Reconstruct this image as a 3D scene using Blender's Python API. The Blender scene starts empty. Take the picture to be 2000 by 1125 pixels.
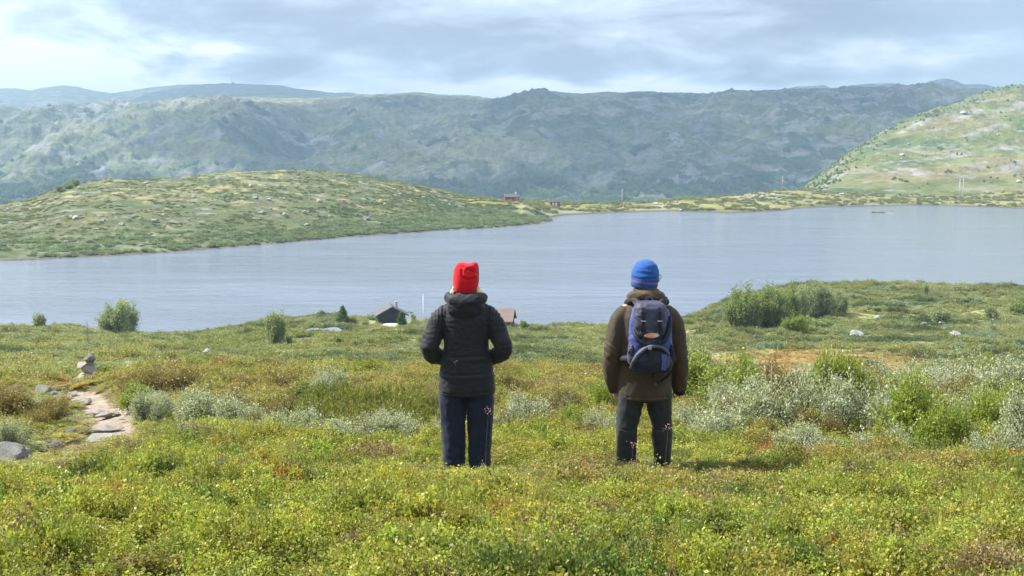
import bpy, math, random
import numpy as np
from mathutils import Vector, Matrix

R = math.radians
random.seed(7)
rng = np.random.default_rng(11)
scene = bpy.context.scene
COL = scene.collection

# ------------------------------------------------------------------ camera
F = 2222.0                       # focal length in pixels of a 2000 px wide frame
PITCH = math.atan(262.5 / F)
CT, ST = math.cos(PITCH), math.sin(PITCH)
CAMZ = 24.0                      # metres above the lake
cam_d = bpy.data.cameras.new('camera')
cam = bpy.data.objects.new('camera', cam_d)
COL.objects.link(cam)
cam_d.sensor_width = 36.0
cam_d.lens = 36.0 * F / 2000.0
cam_d.clip_start = 0.1
cam_d.clip_end = 20000
cam.location = (0, 0, CAMZ)
cam.rotation_euler = (math.pi / 2 - PITCH, 0, 0)
scene.camera = cam

# ------------------------------------------------------------------ sun, sky, exposure
SUN_EL, SUN_AZ = 47.0, -76.0     # degrees; azimuth from +Y, negative = to the left
sd = bpy.data.lights.new('sun', 'SUN')
sd.energy = 5.0
sd.angle = R(0.55)
sd.color = (1.0, 0.955, 0.88)
sun = bpy.data.objects.new('sun', sd)
COL.objects.link(sun)
sdir = Vector((math.sin(R(SUN_AZ)) * math.cos(R(SUN_EL)), math.cos(R(SUN_AZ)) * math.cos(R(SUN_EL)), math.sin(R(SUN_EL))))
sun.rotation_euler = sdir.to_track_quat('Z', 'Y').to_euler()
sun.location = (-20, 5, 60)

scene.view_settings.view_transform = 'Standard'
scene.view_settings.look = 'None'
scene.view_settings.exposure = 1.05
scene.view_settings.gamma = 1.0
scene.view_settings.use_curve_mapping = False
scene.cycles.use_denoising = True
scene.cycles.max_bounces = 6
scene.cycles.diffuse_bounces = 3
scene.cycles.glossy_bounces = 2
scene.cycles.transmission_bounces = 3
scene.cycles.volume_bounces = 0
scene.cycles.sample_clamp_indirect = 4.0
HAZE = 0.00024


class NT:
    """small helper around a node tree"""
    def __init__(self, tree):
        self.t = tree
        tree.nodes.clear()

    def n(self, typ, **kw):
        nd = self.t.nodes.new(typ)
        for k, v in kw.items():
            if k.startswith('i_'):
                key = k[2:]
                key = int(key) if key.isdigit() else key.replace('_', ' ')
                self.set(nd.inputs[key], v)
            else:
                setattr(nd, k, v)
        return nd

    def set(self, sock, v):
        if hasattr(v, 'outputs'):
            v = v.outputs[0]
        if isinstance(v, bpy.types.NodeSocket):
            self.t.links.new(v, sock)
        else:
            if isinstance(v, (tuple, list)) and len(v) == 3 and sock.type == 'RGBA':
                v = (*v, 1)
            sock.default_value = v

    def m(self, op, a, b=0.0, c=None, clamp=False):
        nd = self.t.nodes.new('ShaderNodeMath')
        nd.operation = op
        nd.use_clamp = clamp
        self.set(nd.inputs[0], a)
        self.set(nd.inputs[1], b)
        if c is not None:
            self.set(nd.inputs[2], c)
        return nd.outputs[0]

    def mix(self, f, a, b, typ='MIX'):
        nd = self.t.nodes.new('ShaderNodeMix')
        nd.data_type = 'RGBA'
        nd.blend_type = typ
        self.set(nd.inputs[0], f)
        self.set(nd.inputs[6], a)
        self.set(nd.inputs[7], b)
        return nd.outputs[2]

    def ramp(self, f, stops, interp='LINEAR'):
        nd = self.t.nodes.new('ShaderNodeValToRGB')
        cr = nd.color_ramp
        cr.interpolation = interp
        while len(cr.elements) < len(stops):
            cr.elements.new(0.5)
        for e, (p, c) in zip(cr.elements, stops):
            e.position = p
            e.color = (*c, 1) if not isinstance(c, float) else (c, c, c, 1)
        self.set(nd.inputs[0], f)
        return nd.outputs[0]

    def noise(self, vec, scale, detail=4, rough=0.55, dist=0.0):
        nd = self.t.nodes.new('ShaderNodeTexNoise')
        self.set(nd.inputs['Vector'], vec)
        nd.inputs['Scale'].default_value = scale
        nd.inputs['Detail'].default_value = detail
        nd.inputs['Roughness'].default_value = rough
        nd.inputs['Distortion'].default_value = dist
        return nd.outputs['Fac']

    def vmul(self, vec, xyz):
        nd = self.t.nodes.new('ShaderNodeVectorMath')
        nd.operation = 'MULTIPLY'
        self.set(nd.inputs[0], vec)
        nd.inputs[1].default_value = xyz
        return nd.outputs[0]


world = bpy.data.worlds.new('World')
scene.world = world
world.use_nodes = True
W = NT(world.node_tree)
tc = W.n('ShaderNodeTexCoord').outputs['Generated']
sep = W.n('ShaderNodeSeparateXYZ', i_0=tc)
dx, dy, dz = sep.outputs
sky = W.n('ShaderNodeTexSky', sky_type='NISHITA')
sky.sun_disc = False
sky.sun_elevation = R(SUN_EL)
sky.sun_rotation = R(SUN_AZ)
sky.altitude = 900
sky.dust_density = 1.5
bg1 = W.n('ShaderNodeBackground', i_Color=sky.outputs[0])
bg1.inputs['Strength'].default_value = 0.10
# a cloud deck seen in perspective: direction projected on a flat ceiling
zz = W.m('ADD', W.m('MAXIMUM', dz, 0.0), 0.09)
cu = W.m('DIVIDE', dx, zz)
cv = W.m('DIVIDE', dy, zz)
cvec = W.n('ShaderNodeCombineXYZ', i_0=cu, i_1=cv, i_2=0.0)
dvec = W.vmul(tc, (1.0, 1.0, 3.4))
n_a = W.noise(W.vmul(cvec, (0.55, 0.35, 1)), 1.0, 6, 0.55, 0.3)
n_b = W.noise(dvec, 3.3, 8, 0.55, 0.35)
n_big = W.m('ADD', W.m('MULTIPLY', n_a, 0.35), W.m('MULTIPLY', n_b, 0.65))
n_mid = W.noise(dvec, 8.5, 9, 0.60, 0.4)
az = W.m('DIVIDE', dx, W.m('MAXIMUM', dy, 0.05))


def blob(cx, cz, wx, wz):
    a = W.m('DIVIDE', W.m('SUBTRACT', az, cx), wx)
    b = W.m('DIVIDE', W.m('SUBTRACT', dz, cz), wz)
    r2 = W.m('ADD', W.m('MULTIPLY', a, a), W.m('MULTIPLY', b, b))
    e = W.m('EXPONENT', W.m('MULTIPLY', r2, -1.0))
    front = W.m('GREATER_THAN', dy, 0.0)
    return W.m('MULTIPLY', e, front)


warp = W.m('MULTIPLY', W.m('SUBTRACT', n_mid, 0.5), 1.5)
bright = W.m('ADD', blob(-0.42, 0.075, 0.17, 0.035), W.m('MULTIPLY', blob(0.02, 0.060, 0.12, 0.011), 0.8))
bright = W.m('ADD', bright, W.m('MULTIPLY', blob(-0.25, 0.082, 0.05, 0.008), 0.8))
bright = W.m('ADD', bright, W.m('MULTIPLY', blob(0.38, 0.085, 0.16, 0.014), 0.5))
bright = W.m('ADD', bright, W.m('MULTIPLY', blob(-0.05, 0.050, 0.5, 0.008), 0.45))
lum = W.m('ADD', W.m('MULTIPLY', W.m('SUBTRACT', n_big, 0.5), 2.2), W.m('MULTIPLY', W.m('SUBTRACT', n_mid, 0.5), 1.5))
lum = W.m('ADD', lum, 0.34)
high = W.m('SMOOTH_MIN', W.m('MAXIMUM', W.m('SUBTRACT', dz, 0.14), 0.0), 0.30, 0.1)
lum = W.m('ADD', lum, W.m('MULTIPLY', high, 0.9))
lum = W.m('ADD', lum, W.m('MULTIPLY', blob(-0.75, 0.24, 0.40, 0.15), 0.8))  # unseen bright sky patch beyond the left edge, added for glare on the lake
lum = W.m('ADD', lum, W.m('MULTIPLY', bright, W.m('ADD', 0.75, W.m('MULTIPLY', warp, 1.5))))
ccol = W.ramp(lum, [(0.0, (0.255, 0.285, 0.355)), (0.28, (0.335, 0.375, 0.455)), (0.48, (0.48, 0.54, 0.635)), (0.66, (0.66, 0.75, 0.87)), (0.9, (1.0, 1.0, 1.0))])
bg2 = W.n('ShaderNodeBackground', i_Color=ccol)
bg2.inputs['Strength'].default_value = 0.74
blue = W.m('ADD', blob(-0.44, 0.145, 0.16, 0.022), W.m('MULTIPLY', blob(0.46, 0.075, 0.14, 0.05), 0.55))
cover = W.m('SUBTRACT', 0.93, W.m('MULTIPLY', blue, W.m('SUBTRACT', 1.5, W.m('MULTIPLY', n_mid, 1.5))), clamp=True)
wm = W.n('ShaderNodeMixShader')
W.set(wm.inputs[0], cover)
W.set(wm.inputs[1], bg1)
W.set(wm.inputs[2], bg2)
wo = W.n('ShaderNodeOutputWorld')
W.t.links.new(wm.outputs[0], wo.inputs['Surface'])


# ------------------------------------------------------------------ numeric noise
def _h(ix, iy, seed):
    h = (ix.astype(np.int64) * 374761393 + iy.astype(np.int64) * 668265263 + seed * 974711) & 0xffffffff
    h = ((h ^ (h >> 13)) * 1274126177) & 0xffffffff
    return (h ^ (h >> 16)) & 0xffffffff


def perlin(x, y, seed=0):
    x = np.asarray(x, float); y = np.asarray(y, float)
    xi = np.floor(x); yi = np.floor(y)
    fx = x - xi; fy = y - yi
    u = fx * fx * fx * (fx * (fx * 6 - 15) + 10)
    v = fy * fy * fy * (fy * (fy * 6 - 15) + 10)
    def g(ax, ay):
        a = _h(xi + ax, yi + ay, seed) * (2 * math.pi / 4294967296.0)
        return np.cos(a) * (fx - ax) + np.sin(a) * (fy - ay)
    a = g(0, 0) * (1 - u) + g(1, 0) * u
    b = g(0, 1) * (1 - u) + g(1, 1) * u
    return (a * (1 - v) + b * v) * 1.45


def fbm(x, y, octv=4, seed=0, gain=0.5):
    s = 0; a = 1.0; t = 0
    for k in range(octv):
        s = s + a * perlin(x * 2.03 ** k + 17.3 * k, y * 2.03 ** k - 9.1 * k, seed + k)
        t += a; a *= gain
    return s / t


def ridged(x, y, octv=4, seed=0, gain=0.5):
    s = 0; a = 1.0; t = 0
    for k in range(octv):
        s = s + a * (1 - 2.2 * np.abs(perlin(x * 2.05 ** k + 7.7 * k, y * 2.05 ** k + 3.1 * k, seed + k)))
        t += a; a *= gain
    return s / t


def noise3(P, scale, seed=0):
    x, y, z = (P * scale).T
    return (perlin(x + 0.37 * z, y + 0.71 * z, seed) + perlin(y - 0.53 * x + 31, z + 0.29 * x, seed + 5) + perlin(z + 11, x - 0.4 * y, seed + 9)) / 1.9


def smooth(a, b, x):
    t = np.clip((x - a) / (b - a), 0, 1)
    return t * t * (3 - 2 * t)


# ------------------------------------------------------------------ projection helpers
def tanrow(row, px=1000.0):
    """drop per metre of Y of the line of sight through (px,row)"""
    v = (np.asarray(row, float) - 562.5) / F
    return (ST + v * CT) / (CT - v * ST)


def zrow(row, Y):
    return CAMZ - tanrow(row) * Y


def proj(X, Y, Z):
    dz_ = CAMZ - Z
    dep = np.maximum(Y * CT + dz_ * ST, 0.05)
    px = 1000 + F * X / dep
    row = 562.5 + F * (dz_ * CT - Y * ST) / dep
    return px, row


def ray(px, row):
    u = (px - 1000) / F; v = (row - 562.5) / F
    d = np.array([u, CT - v * ST, -(ST + v * CT)])
    return d / d[1]          # per metre of Y


# ------------------------------------------------------------------ near land height function
NEAR = [(-10, 22.35), (0, 22.38), (2, 22.36), (4.4, 22.30), (9.2, 21.33)]
YG = np.concatenate([np.linspace(-10, 30, 161), np.linspace(30.5, 260, 460)])
COLS = {
    -500: [(12, 890), (16, 822), (20, 757), (25, 775), (45, 745), (60, 715), (80, 690), (110, 662), (150, 640), ('s', 634)],
    0: [(12, 885), (16, 815), (20, 757), (25, 768), (45, 745), (60, 716), (80, 690), (110, 662), (150, 643), ('s', 640)],
    130: [(12, 880), (16, 808), (20, 762), (25, 765), (45, 742), (60, 716), (80, 691), (110, 664), (146, 644), ('s', 642)],
    260: [(12, 873), (15.5, 803), (23, 728), (28, 745), (50, 722), (65, 702), (90, 682), (120, 665), (148, 655), ('s', 654)],
    370: [(12, 871), (15.5, 800), (23, 730), (28, 745), (50, 724), (65, 704), (90, 684), (120, 668), (146, 657), ('s', 656)],
    500: [(12, 870), (15.5, 800), (23, 733), (28, 745), (50, 722), (65, 702), (90, 680), (120, 656), (150, 637), ('s', 631)],
    620: [(12, 870), (15.5, 800), (23, 735), (28, 745), (50, 722), (65, 702), (90, 680), (120, 656), (150, 630), ('s', 617)],
    760: [(12, 870), (15.5, 800), (23, 738), (28, 748), (50, 724), (65, 704), (90, 682), (120, 658), (150, 635), ('s', 622)],
    880: [(12, 872), (15.5, 802), (23, 738), (28, 748), (50, 726), (65, 706), (90, 683), (120, 658), (148, 638), ('s', 632)],
    1090: [(12, 872), (15.5, 804), (23, 740), (28, 750), (50, 730), (65, 710), (90, 686), (120, 660), (146, 643), ('s', 639)],
    1200: [(12, 875), (15.5, 808), (22, 745), (28, 760), (50, 740), (65, 718), (90, 690), (120, 662), (146, 644), ('s', 640)],
    1330: [(12, 880), (15.5, 820), (21, 770), (28, 790), (50, 765), (62, 745), (85, 697), (112, 665), (145, 635), ('s', 625)],
    1390: [(12, 883), (15.5, 825), (20, 778), (28, 790), (50, 766), (62, 746), (85, 695), (112, 660), (145, 625), ('s', 605)],
    1415: [(12, 884), (15.5, 825), (20, 780), (28, 790), (50, 766), (62, 746), (85, 695), (112, 660), (145, 620), (180, 588), ('s', 583)],
    1500: [(12, 885), (15.5, 828), (20, 785), (28, 792), (50, 766), (62, 746), (85, 695), (112, 662), (145, 620), (180, 582), ('s', 565)],
    1600: [(12, 885), (15.5, 828), (20, 788), (28, 795), (50, 768), (62, 748), (85, 697), (112, 664), (145, 619), (172, 585), (200, 555), ('s', 556)],
    1800: [(12, 885), (15.5, 828), (20, 790), (28, 797), (50, 770), (62, 748), (85, 712), (112, 668), (145, 622), (172, 588), (200, 556), ('s', 559)],
    2000: [(12, 885), (15.5, 828), (20, 788), (28, 797), (50, 772), (62, 748), (85, 712), (112, 668), (145, 624), (172, 592), (198, 563), ('s', 565)],
    2500: [(12, 885), (15.5, 828), (20, 788), (28, 797), (50, 772), (62, 748), (85, 712), (112, 668), (145, 624), (172, 592), (198, 563), ('s', 565)],
}


def _build_table():
    pxs = sorted(COLS)
    T = []; SH = []
    for p in pxs:
        ys = [a for a, _ in NEAR]; zs = [b for _, b in NEAR]
        for a, r in COLS[p]:
            if a == 's':
                a = CAMZ / tanrow(r)
                SH.append(a)
                ys += [a, a + 8, a + 30, 400]; zs += [0.0, -1.4, -4, -6]
            else:
                ys.append(a); zs.append(float(zrow(r, a)))
        o = np.argsort(ys)
        T.append(np.interp(YG, np.array(ys)[o], np.array(zs)[o]))
    T = np.array(T)
    fine = np.arange(-500, 2501, 10.0)
    TF = np.stack([np.interp(fine, pxs, T[:, j]) for j in range(T.shape[1])], 1)
    SF = np.interp(fine, pxs, SH)
    k = np.hanning(9); k /= k.sum()
    pad = np.pad(TF, ((4, 4), (0, 0)), 'edge')
    TF = sum(k[i] * pad[i:i + TF.shape[0]] for i in range(9))
    # soften the kinks along Y
    k = np.hanning(7); k /= k.sum()
    pad = np.pad(TF, ((0, 0), (3, 3)), 'edge')
    TF = sum(k[i] * pad[:, i:i + TF.shape[1]] for i in range(7))
    return fine, TF, SF


PXF, TF, SHF = _build_table()


def colpx(X, Y):
    drop = np.interp(Y, [0, 9, 23, 50, 90, 150, 210], [1.6, 2.7, 4.5, 9.5, 15.2, 22, 24])
    return 1000 + F * X / (np.maximum(Y, 4.0) * CT + drop * ST)


def zbase(X, Y):
    X = np.asarray(X, float); Y = np.asarray(Y, float)
    p = np.clip(colpx(X, Y), -500, 2500)
    fi = (p + 500) / 10.0
    i0 = np.clip(np.floor(fi).astype(int), 0, len(PXF) - 2); fu = fi - i0
    yj = np.interp(Y, YG, np.arange(len(YG)))
    j0 = np.clip(np.floor(yj).astype(int), 0, len(YG) - 2); fv = yj - j0
    return (TF[i0, j0] * (1 - fu) * (1 - fv) + TF[i0 + 1, j0] * fu * (1 - fv) + TF[i0, j0 + 1] * (1 - fu) * fv + TF[i0 + 1, j0 + 1] * fu * fv)


PONDS = []      # (x, y, rx, ry, z)


def zland(X, Y):
    X = np.asarray(X, float); Y = np.asarray(Y, float)
    z = zbase(X, Y)
    near = 1 - smooth(24, 40, Y)
    z = z + near * (0.05 * fbm(X / 0.9, Y / 0.9, 2, 3) + 0.11 * fbm(X / 3.2, Y / 3.2, 2, 8)) * smooth(0, 3, np.abs(Y) + 1)
    mid = smooth(36, 60, Y) * smooth(-0.2, 3.0, z)
    p = colpx(X, Y)
    bog = smooth(1330, 1450, p) * (1 - smooth(82, 96, Y)) 
    z = z + mid * (1 - 0.85 * bog) * (0.62 * fbm(X / 16, Y / 7.5, 3, 21) + 0.20 * fbm(X / 4.0, Y / 3.0, 2, 31))
    z = z + smooth(36, 60, Y) * 0.22 * fbm(X / 5.0, Y / 5.0, 2, 51) * (1 - bog)
    for (a, b, rx, ry, zp) in PONDS:
        q = ((X - a) / rx) ** 2 + ((Y - b) / ry) ** 2
        k = 1 - smooth(0.8, 2.6, q)
        z = z * (1 - k) + (zp - 0.35) * k
    return z


def hit(px, row, y0=3.0, y1=245.0, fn=None, n=2600):
    """world point where the line of sight through (px,row) meets the land"""
    fn = fn or zland
    d = ray(px, row)
    Y = np.exp(np.linspace(math.log(y0), math.log(y1), n))
    X = d[0] * Y; Z = CAMZ + d[2] * Y
    g = fn(X, Y)
    below = np.nonzero(Z <= g)[0]
    if len(below) == 0:
        k = int(np.argmin(Z - g))
    else:
        k = below[0]
    return float(X[k]), float(Y[k]), float(g[k])


for (px, row, rx, ry) in [(627, 651, 1.7, 3.6), (596, 665, .9, 1.8)]:
    x, y, z = hit(px, row, 80)
    PONDS.append((x, y, rx, ry, z - 0.10))

PATH_PX = [(-60, 915), (10, 906), (70, 893), (120, 874), (185, 862), (222, 846), (214, 812), (192, 790), (165, 774), (146, 764)]
PATH_W = np.array([hit(a, b, 5, 30)[:2] for a, b in PATH_PX])


def path_dist(X, Y):
    best = np.full(np.shape(X), 1e9)
    for i in range(len(PATH_W) - 1):
        a = PATH_W[i]; b = PATH_W[i + 1]; ab = b - a
        t = np.clip(((X - a[0]) * ab[0] + (Y - a[1]) * ab[1]) / (ab @ ab), 0, 1)
        best = np.minimum(best, np.hypot(X - a[0] - t * ab[0], Y - a[1] - t * ab[1]))
    return best


def ell(px, row, cx, cy, rx, ry, soft=0.5):
    return 1 - smooth(1 - soft, 1 + soft, np.sqrt(((px - cx) / rx) ** 2 + ((row - cy) / ry) ** 2))


def lerp(a, b, t):
    t = np.asarray(t)[..., None]
    return a * (1 - t) + b * t


C_ = lambda *a: np.array(a)


def landcol(X, Y, Z):
    """albedo of the plant cover at a place on the near land"""
    px, row = proj(X, Y, Z)
    n1 = fbm(X / 1.7, Y / 1.7, 4, 61)
    n2 = fbm(X / 0.55, Y / 0.55, 3, 71)
    n3 = fbm(X / 5.0, Y / 4.0, 3, 81)
    near = C_(.340, .345, .070) * np.ones(X.shape + (1,))
    near = lerp(near, C_(.335, .285, .100), smooth(-0.05, 0.40, n1 + 0.32 * smooth(880, 780, row) + 0.15 * n3 - 0.22 * smooth(950, 1050, row) + 0.28 * ell(px, row, 1700, 945, 420, 32)))
    near = lerp(near, C_(.10, .165, .040), smooth(0.15, 0.45, n2 - 0.4 * n1) * .85)
    near = lerp(near, C_(.45, .42, .06), smooth(0.22, 0.6, n3 - .3 * n1) * .6)
    # further slope
    m1 = fbm(X / 14, Y / 10, 4, 91)
    m2 = fbm(X / 5, Y / 4, 3, 95)
    m3 = fbm(X / 26, Y / 12, 3, 99)
    far = C_(.265, .280, .115) * np.ones(X.shape + (1,))
    far = lerp(far, C_(.105, .140, .055), smooth(0.0, 0.25, m1))
    far = lerp(far, C_(.37, .35, .15), smooth(0.05, 0.4, m3 - 0.5 * m1))
    far = lerp(far, C_(.27, .32, .20), smooth(0.15, 0.45, m2 + .5 * m3) * .7)
    far = lerp(far, C_(.17, .13, .050), smooth(0.25, 0.5, fbm(X / 7, Y / 6, 3, 103)) * .4)
    orange = np.maximum(ell(px, row, 1560, 712, 230, 27), ell(px, row, 1800, 739, 420, 9))
    orange = np.maximum(orange, 0.8 * ell(px, row, 455, 710, 60, 8))
    far = lerp(far, lerp(C_(.36, .225, .085) + 0 * far, C_(.34, .27, .10), smooth(-.2, .3, m2)), orange)
    pale = np.maximum(ell(px, row, 150, 650, 120, 6), ell(px, row, 700, 688, 90, 6))
    pale = np.maximum(pale, ell(px, row, 1240, 690, 130, 22) * .4)
    far = lerp(far, C_(.40, .36, .17), pale * smooth(-.35, .1, m2))
    c = lerp(near, far, smooth(26, 38, Y))
    # shore stones and sand
    shore = 1 - smooth(0.05, 0.30, Z)
    c = lerp(c, C_(.20, .19, .16), shore * smooth(100, 140, Y))
    pd = path_dist(X, Y)
    pm = (1 - smooth(0.28, 0.46, pd + 0.10 * n2)) * (Y < 30)
    c = lerp(c, C_(.50, .41, .32) * (1 + 0.25 * n2[..., None]), pm)
    return np.clip(c, 0.01, 1)


# ------------------------------------------------------------------ mesh helpers
def mesh_np(name, V, Fq, mat=None, smooth_=True):
    me = bpy.data.meshes.new(name)
    V = np.asarray(V, np.float32)
    if isinstance(Fq, np.ndarray) and Fq.ndim == 2:
        n, k = Fq.shape
        me.vertices.add(len(V)); me.vertices.foreach_set('co', V.ravel())
        me.loops.add(n * k); me.loops.foreach_set('vertex_index', Fq.astype(np.int32).ravel())
        me.polygons.add(n)
        me.polygons.foreach_set('loop_start', np.arange(0, n * k, k, dtype=np.int32))
        me.polygons.foreach_set('loop_total', np.full(n, k, np.int32))
        me.update(calc_edges=True)
    else:
        me.from_pydata([tuple(map(float, v)) for v in V], [], [tuple(int(i) for i in f) for f in Fq])
        me.update()
    if smooth_:
        me.polygons.foreach_set('use_smooth', np.ones(len(me.polygons), bool))
    if mat:
        me.materials.append(mat)
    return me


def link(name, me, parent=None, loc=None, rot=None):
    o = bpy.data.objects.new(name, me)
    COL.objects.link(o)
    if parent:
        o.parent = parent
    if loc is not None:
        o.location = loc
    if rot is not None:
        o.rotation_euler = rot
    return o


def tag(o, label=None, cat=None, group=None, kind=None):
    if label: o['label'] = label
    if cat: o['category'] = cat
    if group: o['group'] = group
    if kind: o['kind'] = kind
    return o


def thing(name, label, cat, loc, rz=0.0, group=None):
    o = link(name, None, None, loc, (0, 0, rz))
    return tag(o, label, cat, group)


def copy_tree(o, parent=None):
    c = o.copy()
    COL.objects.link(c)
    c.parent = parent
    for ch in list(o.children):
        copy_tree(ch, c)
    return c


def setcol(me, C, name='Col'):
    a = me.color_attributes.new(name, 'FLOAT_COLOR', 'POINT')
    out = np.ones((len(me.vertices), 4), np.float32)
    out[:, :3] = C
    a.data.foreach_set('color', out.ravel())


def grid_faces(nu, nv):
    i = np.arange(nu - 1)[:, None]; j = np.arange(nv - 1)[None, :]
    a = (i * nv + j).ravel()
    return np.stack([a, a + nv, a + nv + 1, a + 1], 1)


# ------------------------------------------------------------------ materials
def newmat(name):
    m = bpy.data.materials.new(name)
    m.use_nodes = True
    return m, NT(m.node_tree)


def out(nt, sh, disp=None):
    o = nt.n('ShaderNodeOutputMaterial')
    nt.t.links.new(sh.outputs[0] if hasattr(sh, 'outputs') else sh, o.inputs['Surface'])


def terrain_mat(name, scales, bump, bscale, var=0.5, rough=0.95, rock=None):
    m, n = newmat(name)
    pos = n.n('ShaderNodeNewGeometry').outputs['Position']
    col = n.n('ShaderNodeAttribute', attribute_name='Col').outputs['Color']
    f = n.noise(pos, scales[0], 8, 0.65)
    f2 = n.noise(pos, scales[1], 6, 0.65)
    k = n.m('ADD', n.m('MULTIPLY', f, 0.5), n.m('MULTIPLY', f2, 0.5))
    mul = n.ramp(k, [(0.28, 1 - var), (0.5, 1.0), (0.72, 1 + var)])
    c = n.mix(1.0, col, mul, 'MULTIPLY')
    hn = n.noise(pos, bscale, 8, 0.7)
    if rock:
        rn = n.noise(n.vmul(pos, rock['stretch']), rock['scale'], 8, 0.68)
        rf = n.ramp(rn, [(rock['lo'], 0.0), (rock['hi'], 1.0)])
        rc = n.ramp(n.noise(pos, rock['scale'] * 5, 5), [(0.3, tuple(x * .6 for x in rock['col'])), (0.65, rock['col'])])
        ra = n.n('ShaderNodeAttribute', attribute_name='Rock').outputs['Fac']
        rf = n.m('MULTIPLY', rf, ra)
        c = n.mix(rf, c, rc)
    b = n.n('ShaderNodeBump', i_Height=hn)
    b.inputs['Strength'].default_value = 1.0
    b.inputs['Distance'].default_value = bump
    p = n.n('ShaderNodeBsdfPrincipled', i_Roughness=rough)
    n.set(p.inputs['Base Color'], c)
    n.set(p.inputs['Normal'], b.outputs[0])
    p.inputs['Specular IOR Level'].default_value = 0.2
    out(n, p)
    return m


def leaf_mat(name, base, alt, instancer=False, trans=0.35, rough=0.45, spec=0.5):
    m, n = newmat(name)
    lv = n.n('ShaderNodeAttribute', attribute_name='lv').outputs['Fac']
    if instancer:
        t = n.n('ShaderNodeAttribute', attribute_name='tint', attribute_type='INSTANCER').outputs['Color']
        lo = n.mix(1.0, t, (0.55, 0.62, 0.6), 'MULTIPLY')
        hi = n.mix(1.0, t, (1.36, 1.32, 1.25), 'MULTIPLY')
        c = n.mix(lv, lo, hi)
    else:
        c = n.mix(lv, base, alt)
    st = n.n('ShaderNodeAttribute', attribute_name='stem').outputs['Fac']
    c = n.mix(st, c, (0.12, 0.095, 0.075))
    p = n.n('ShaderNodeBsdfPrincipled', i_Roughness=rough)
    n.set(p.inputs['Base Color'], c)
    p.inputs['Specular IOR Level'].default_value = spec
    tr = n.n('ShaderNodeBsdfTranslucent')
    n.set(tr.inputs[0], n.mix(1.0, c, (1.25, 1.3, 0.7), 'MULTIPLY'))
    ms = n.n('ShaderNodeMixShader')
    n.set(ms.inputs[0], n.m('MULTIPLY', n.m('SUBTRACT', 1.0, st), trans))
    n.t.links.new(p.outputs[0], ms.inputs[1])
    n.t.links.new(tr.outputs[0], ms.inputs[2])
    out(n, ms)
    return m


def plain(name, col, rough=0.8, var=0.15, scale=20, bump=0.0, bscale=60, sheen=0.0, spec=0.4, metal=0.0, stretch=(1, 1, 1)):
    m, n = newmat(name)
    tcn = n.n('ShaderNodeTexCoord').outputs['Object']
    v = n.vmul(tcn, stretch)
    f = n.noise(v, scale, 5, 0.6)
    c = n.ramp(f, [(0.3, tuple(x * (1 - var) for x in col)), (0.7, tuple(min(1, x * (1 + var)) for x in col))])
    p = n.n('ShaderNodeBsdfPrincipled', i_Roughness=rough, i_Metallic=metal)
    n.set(p.inputs['Base Color'], c)
    p.inputs['Specular IOR Level'].default_value = spec
    p.inputs['Sheen Weight'].default_value = sheen
    p.inputs['Sheen Roughness'].default_value = 0.5
    if bump:
        b = n.n('ShaderNodeBump', i_Height=n.noise(v, bscale, 6, 0.65))
        b.inputs['Strength'].default_value = 0.8
        b.inputs['Distance'].default_value = bump
        n.set(p.inputs['Normal'], b.outputs[0])
    out(n, p)
    return m


def rock_mat(name, lo, hi, lich=(0.42, 0.43, 0.33), scale=2.2):
    m, n = newmat(name)
    v = n.n('ShaderNodeTexCoord').outputs['Object']
    f = n.noise(v, scale, 8, 0.7)
    c = n.ramp(f, [(0.3, lo), (0.62, hi)])
    lf = n.ramp(n.noise(v, scale * 2.7, 5, 0.6), [(0.52, 0.0), (0.60, 1.0)])
    c = n.mix(n.m('MULTIPLY', lf, 0.55), c, lich)
    dk = n.ramp(n.noise(v, scale * 7, 4, 0.6), [(0.56, 0.0), (0.66, 1.0)])
    c = n.mix(n.m('MULTIPLY', dk, 0.5), c, (0.06, 0.06, 0.06))
    b = n.n('ShaderNodeBump', i_Height=n.noise(v, scale * 4, 8, 0.75))
    b.inputs['Distance'].default_value = 0.12
    p = n.n('ShaderNodeBsdfPrincipled', i_Roughness=0.9)
    n.set(p.inputs['Base Color'], c)
    n.set(p.inputs['Normal'], b.outputs[0])
    out(n, p)
    return m


M = {}
M['ground'] = terrain_mat('heath ground', (0.9, 6.0), 0.25, 3.0, 0.55)
M['hill'] = terrain_mat('hill heath', (0.22, 0.9), 1.6, 0.5, 0.8, rock=dict(stretch=(.7, 1, 1.6), scale=0.16, lo=0.55, hi=0.62, col=(.36, .35, .32)))
M['far'] = terrain_mat('shore heath', (0.08, 0.5), 1.0, 0.4, 0.5, rock=dict(stretch=(.6, 1, 1.6), scale=0.10, lo=0.54, hi=0.60, col=(.46, .44, .40)))
M['slope'] = terrain_mat('green mountain side', (0.04, 0.2), 4.0, 0.12, 0.5, rock=dict(stretch=(.5, .8, 1.3), scale=0.07, lo=0.56, hi=0.61, col=(.36, .34, .31)))
M['mount'] = terrain_mat('mountain side', (0.03, 0.10), 26.0, 0.03, 0.95, rock=dict(stretch=(.8, .8, 2.2), scale=0.022, lo=0.50, hi=0.57, col=(.46, .45, .43)))
M['rock'] = rock_mat('grey granite', (.20, .20, .20), (.44, .43, .41))
M['rockwarm'] = rock_mat('worn path stone', (.52, .46, .40), (.76, .70, .61), (.62, .58, .5), 3.0)


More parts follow.
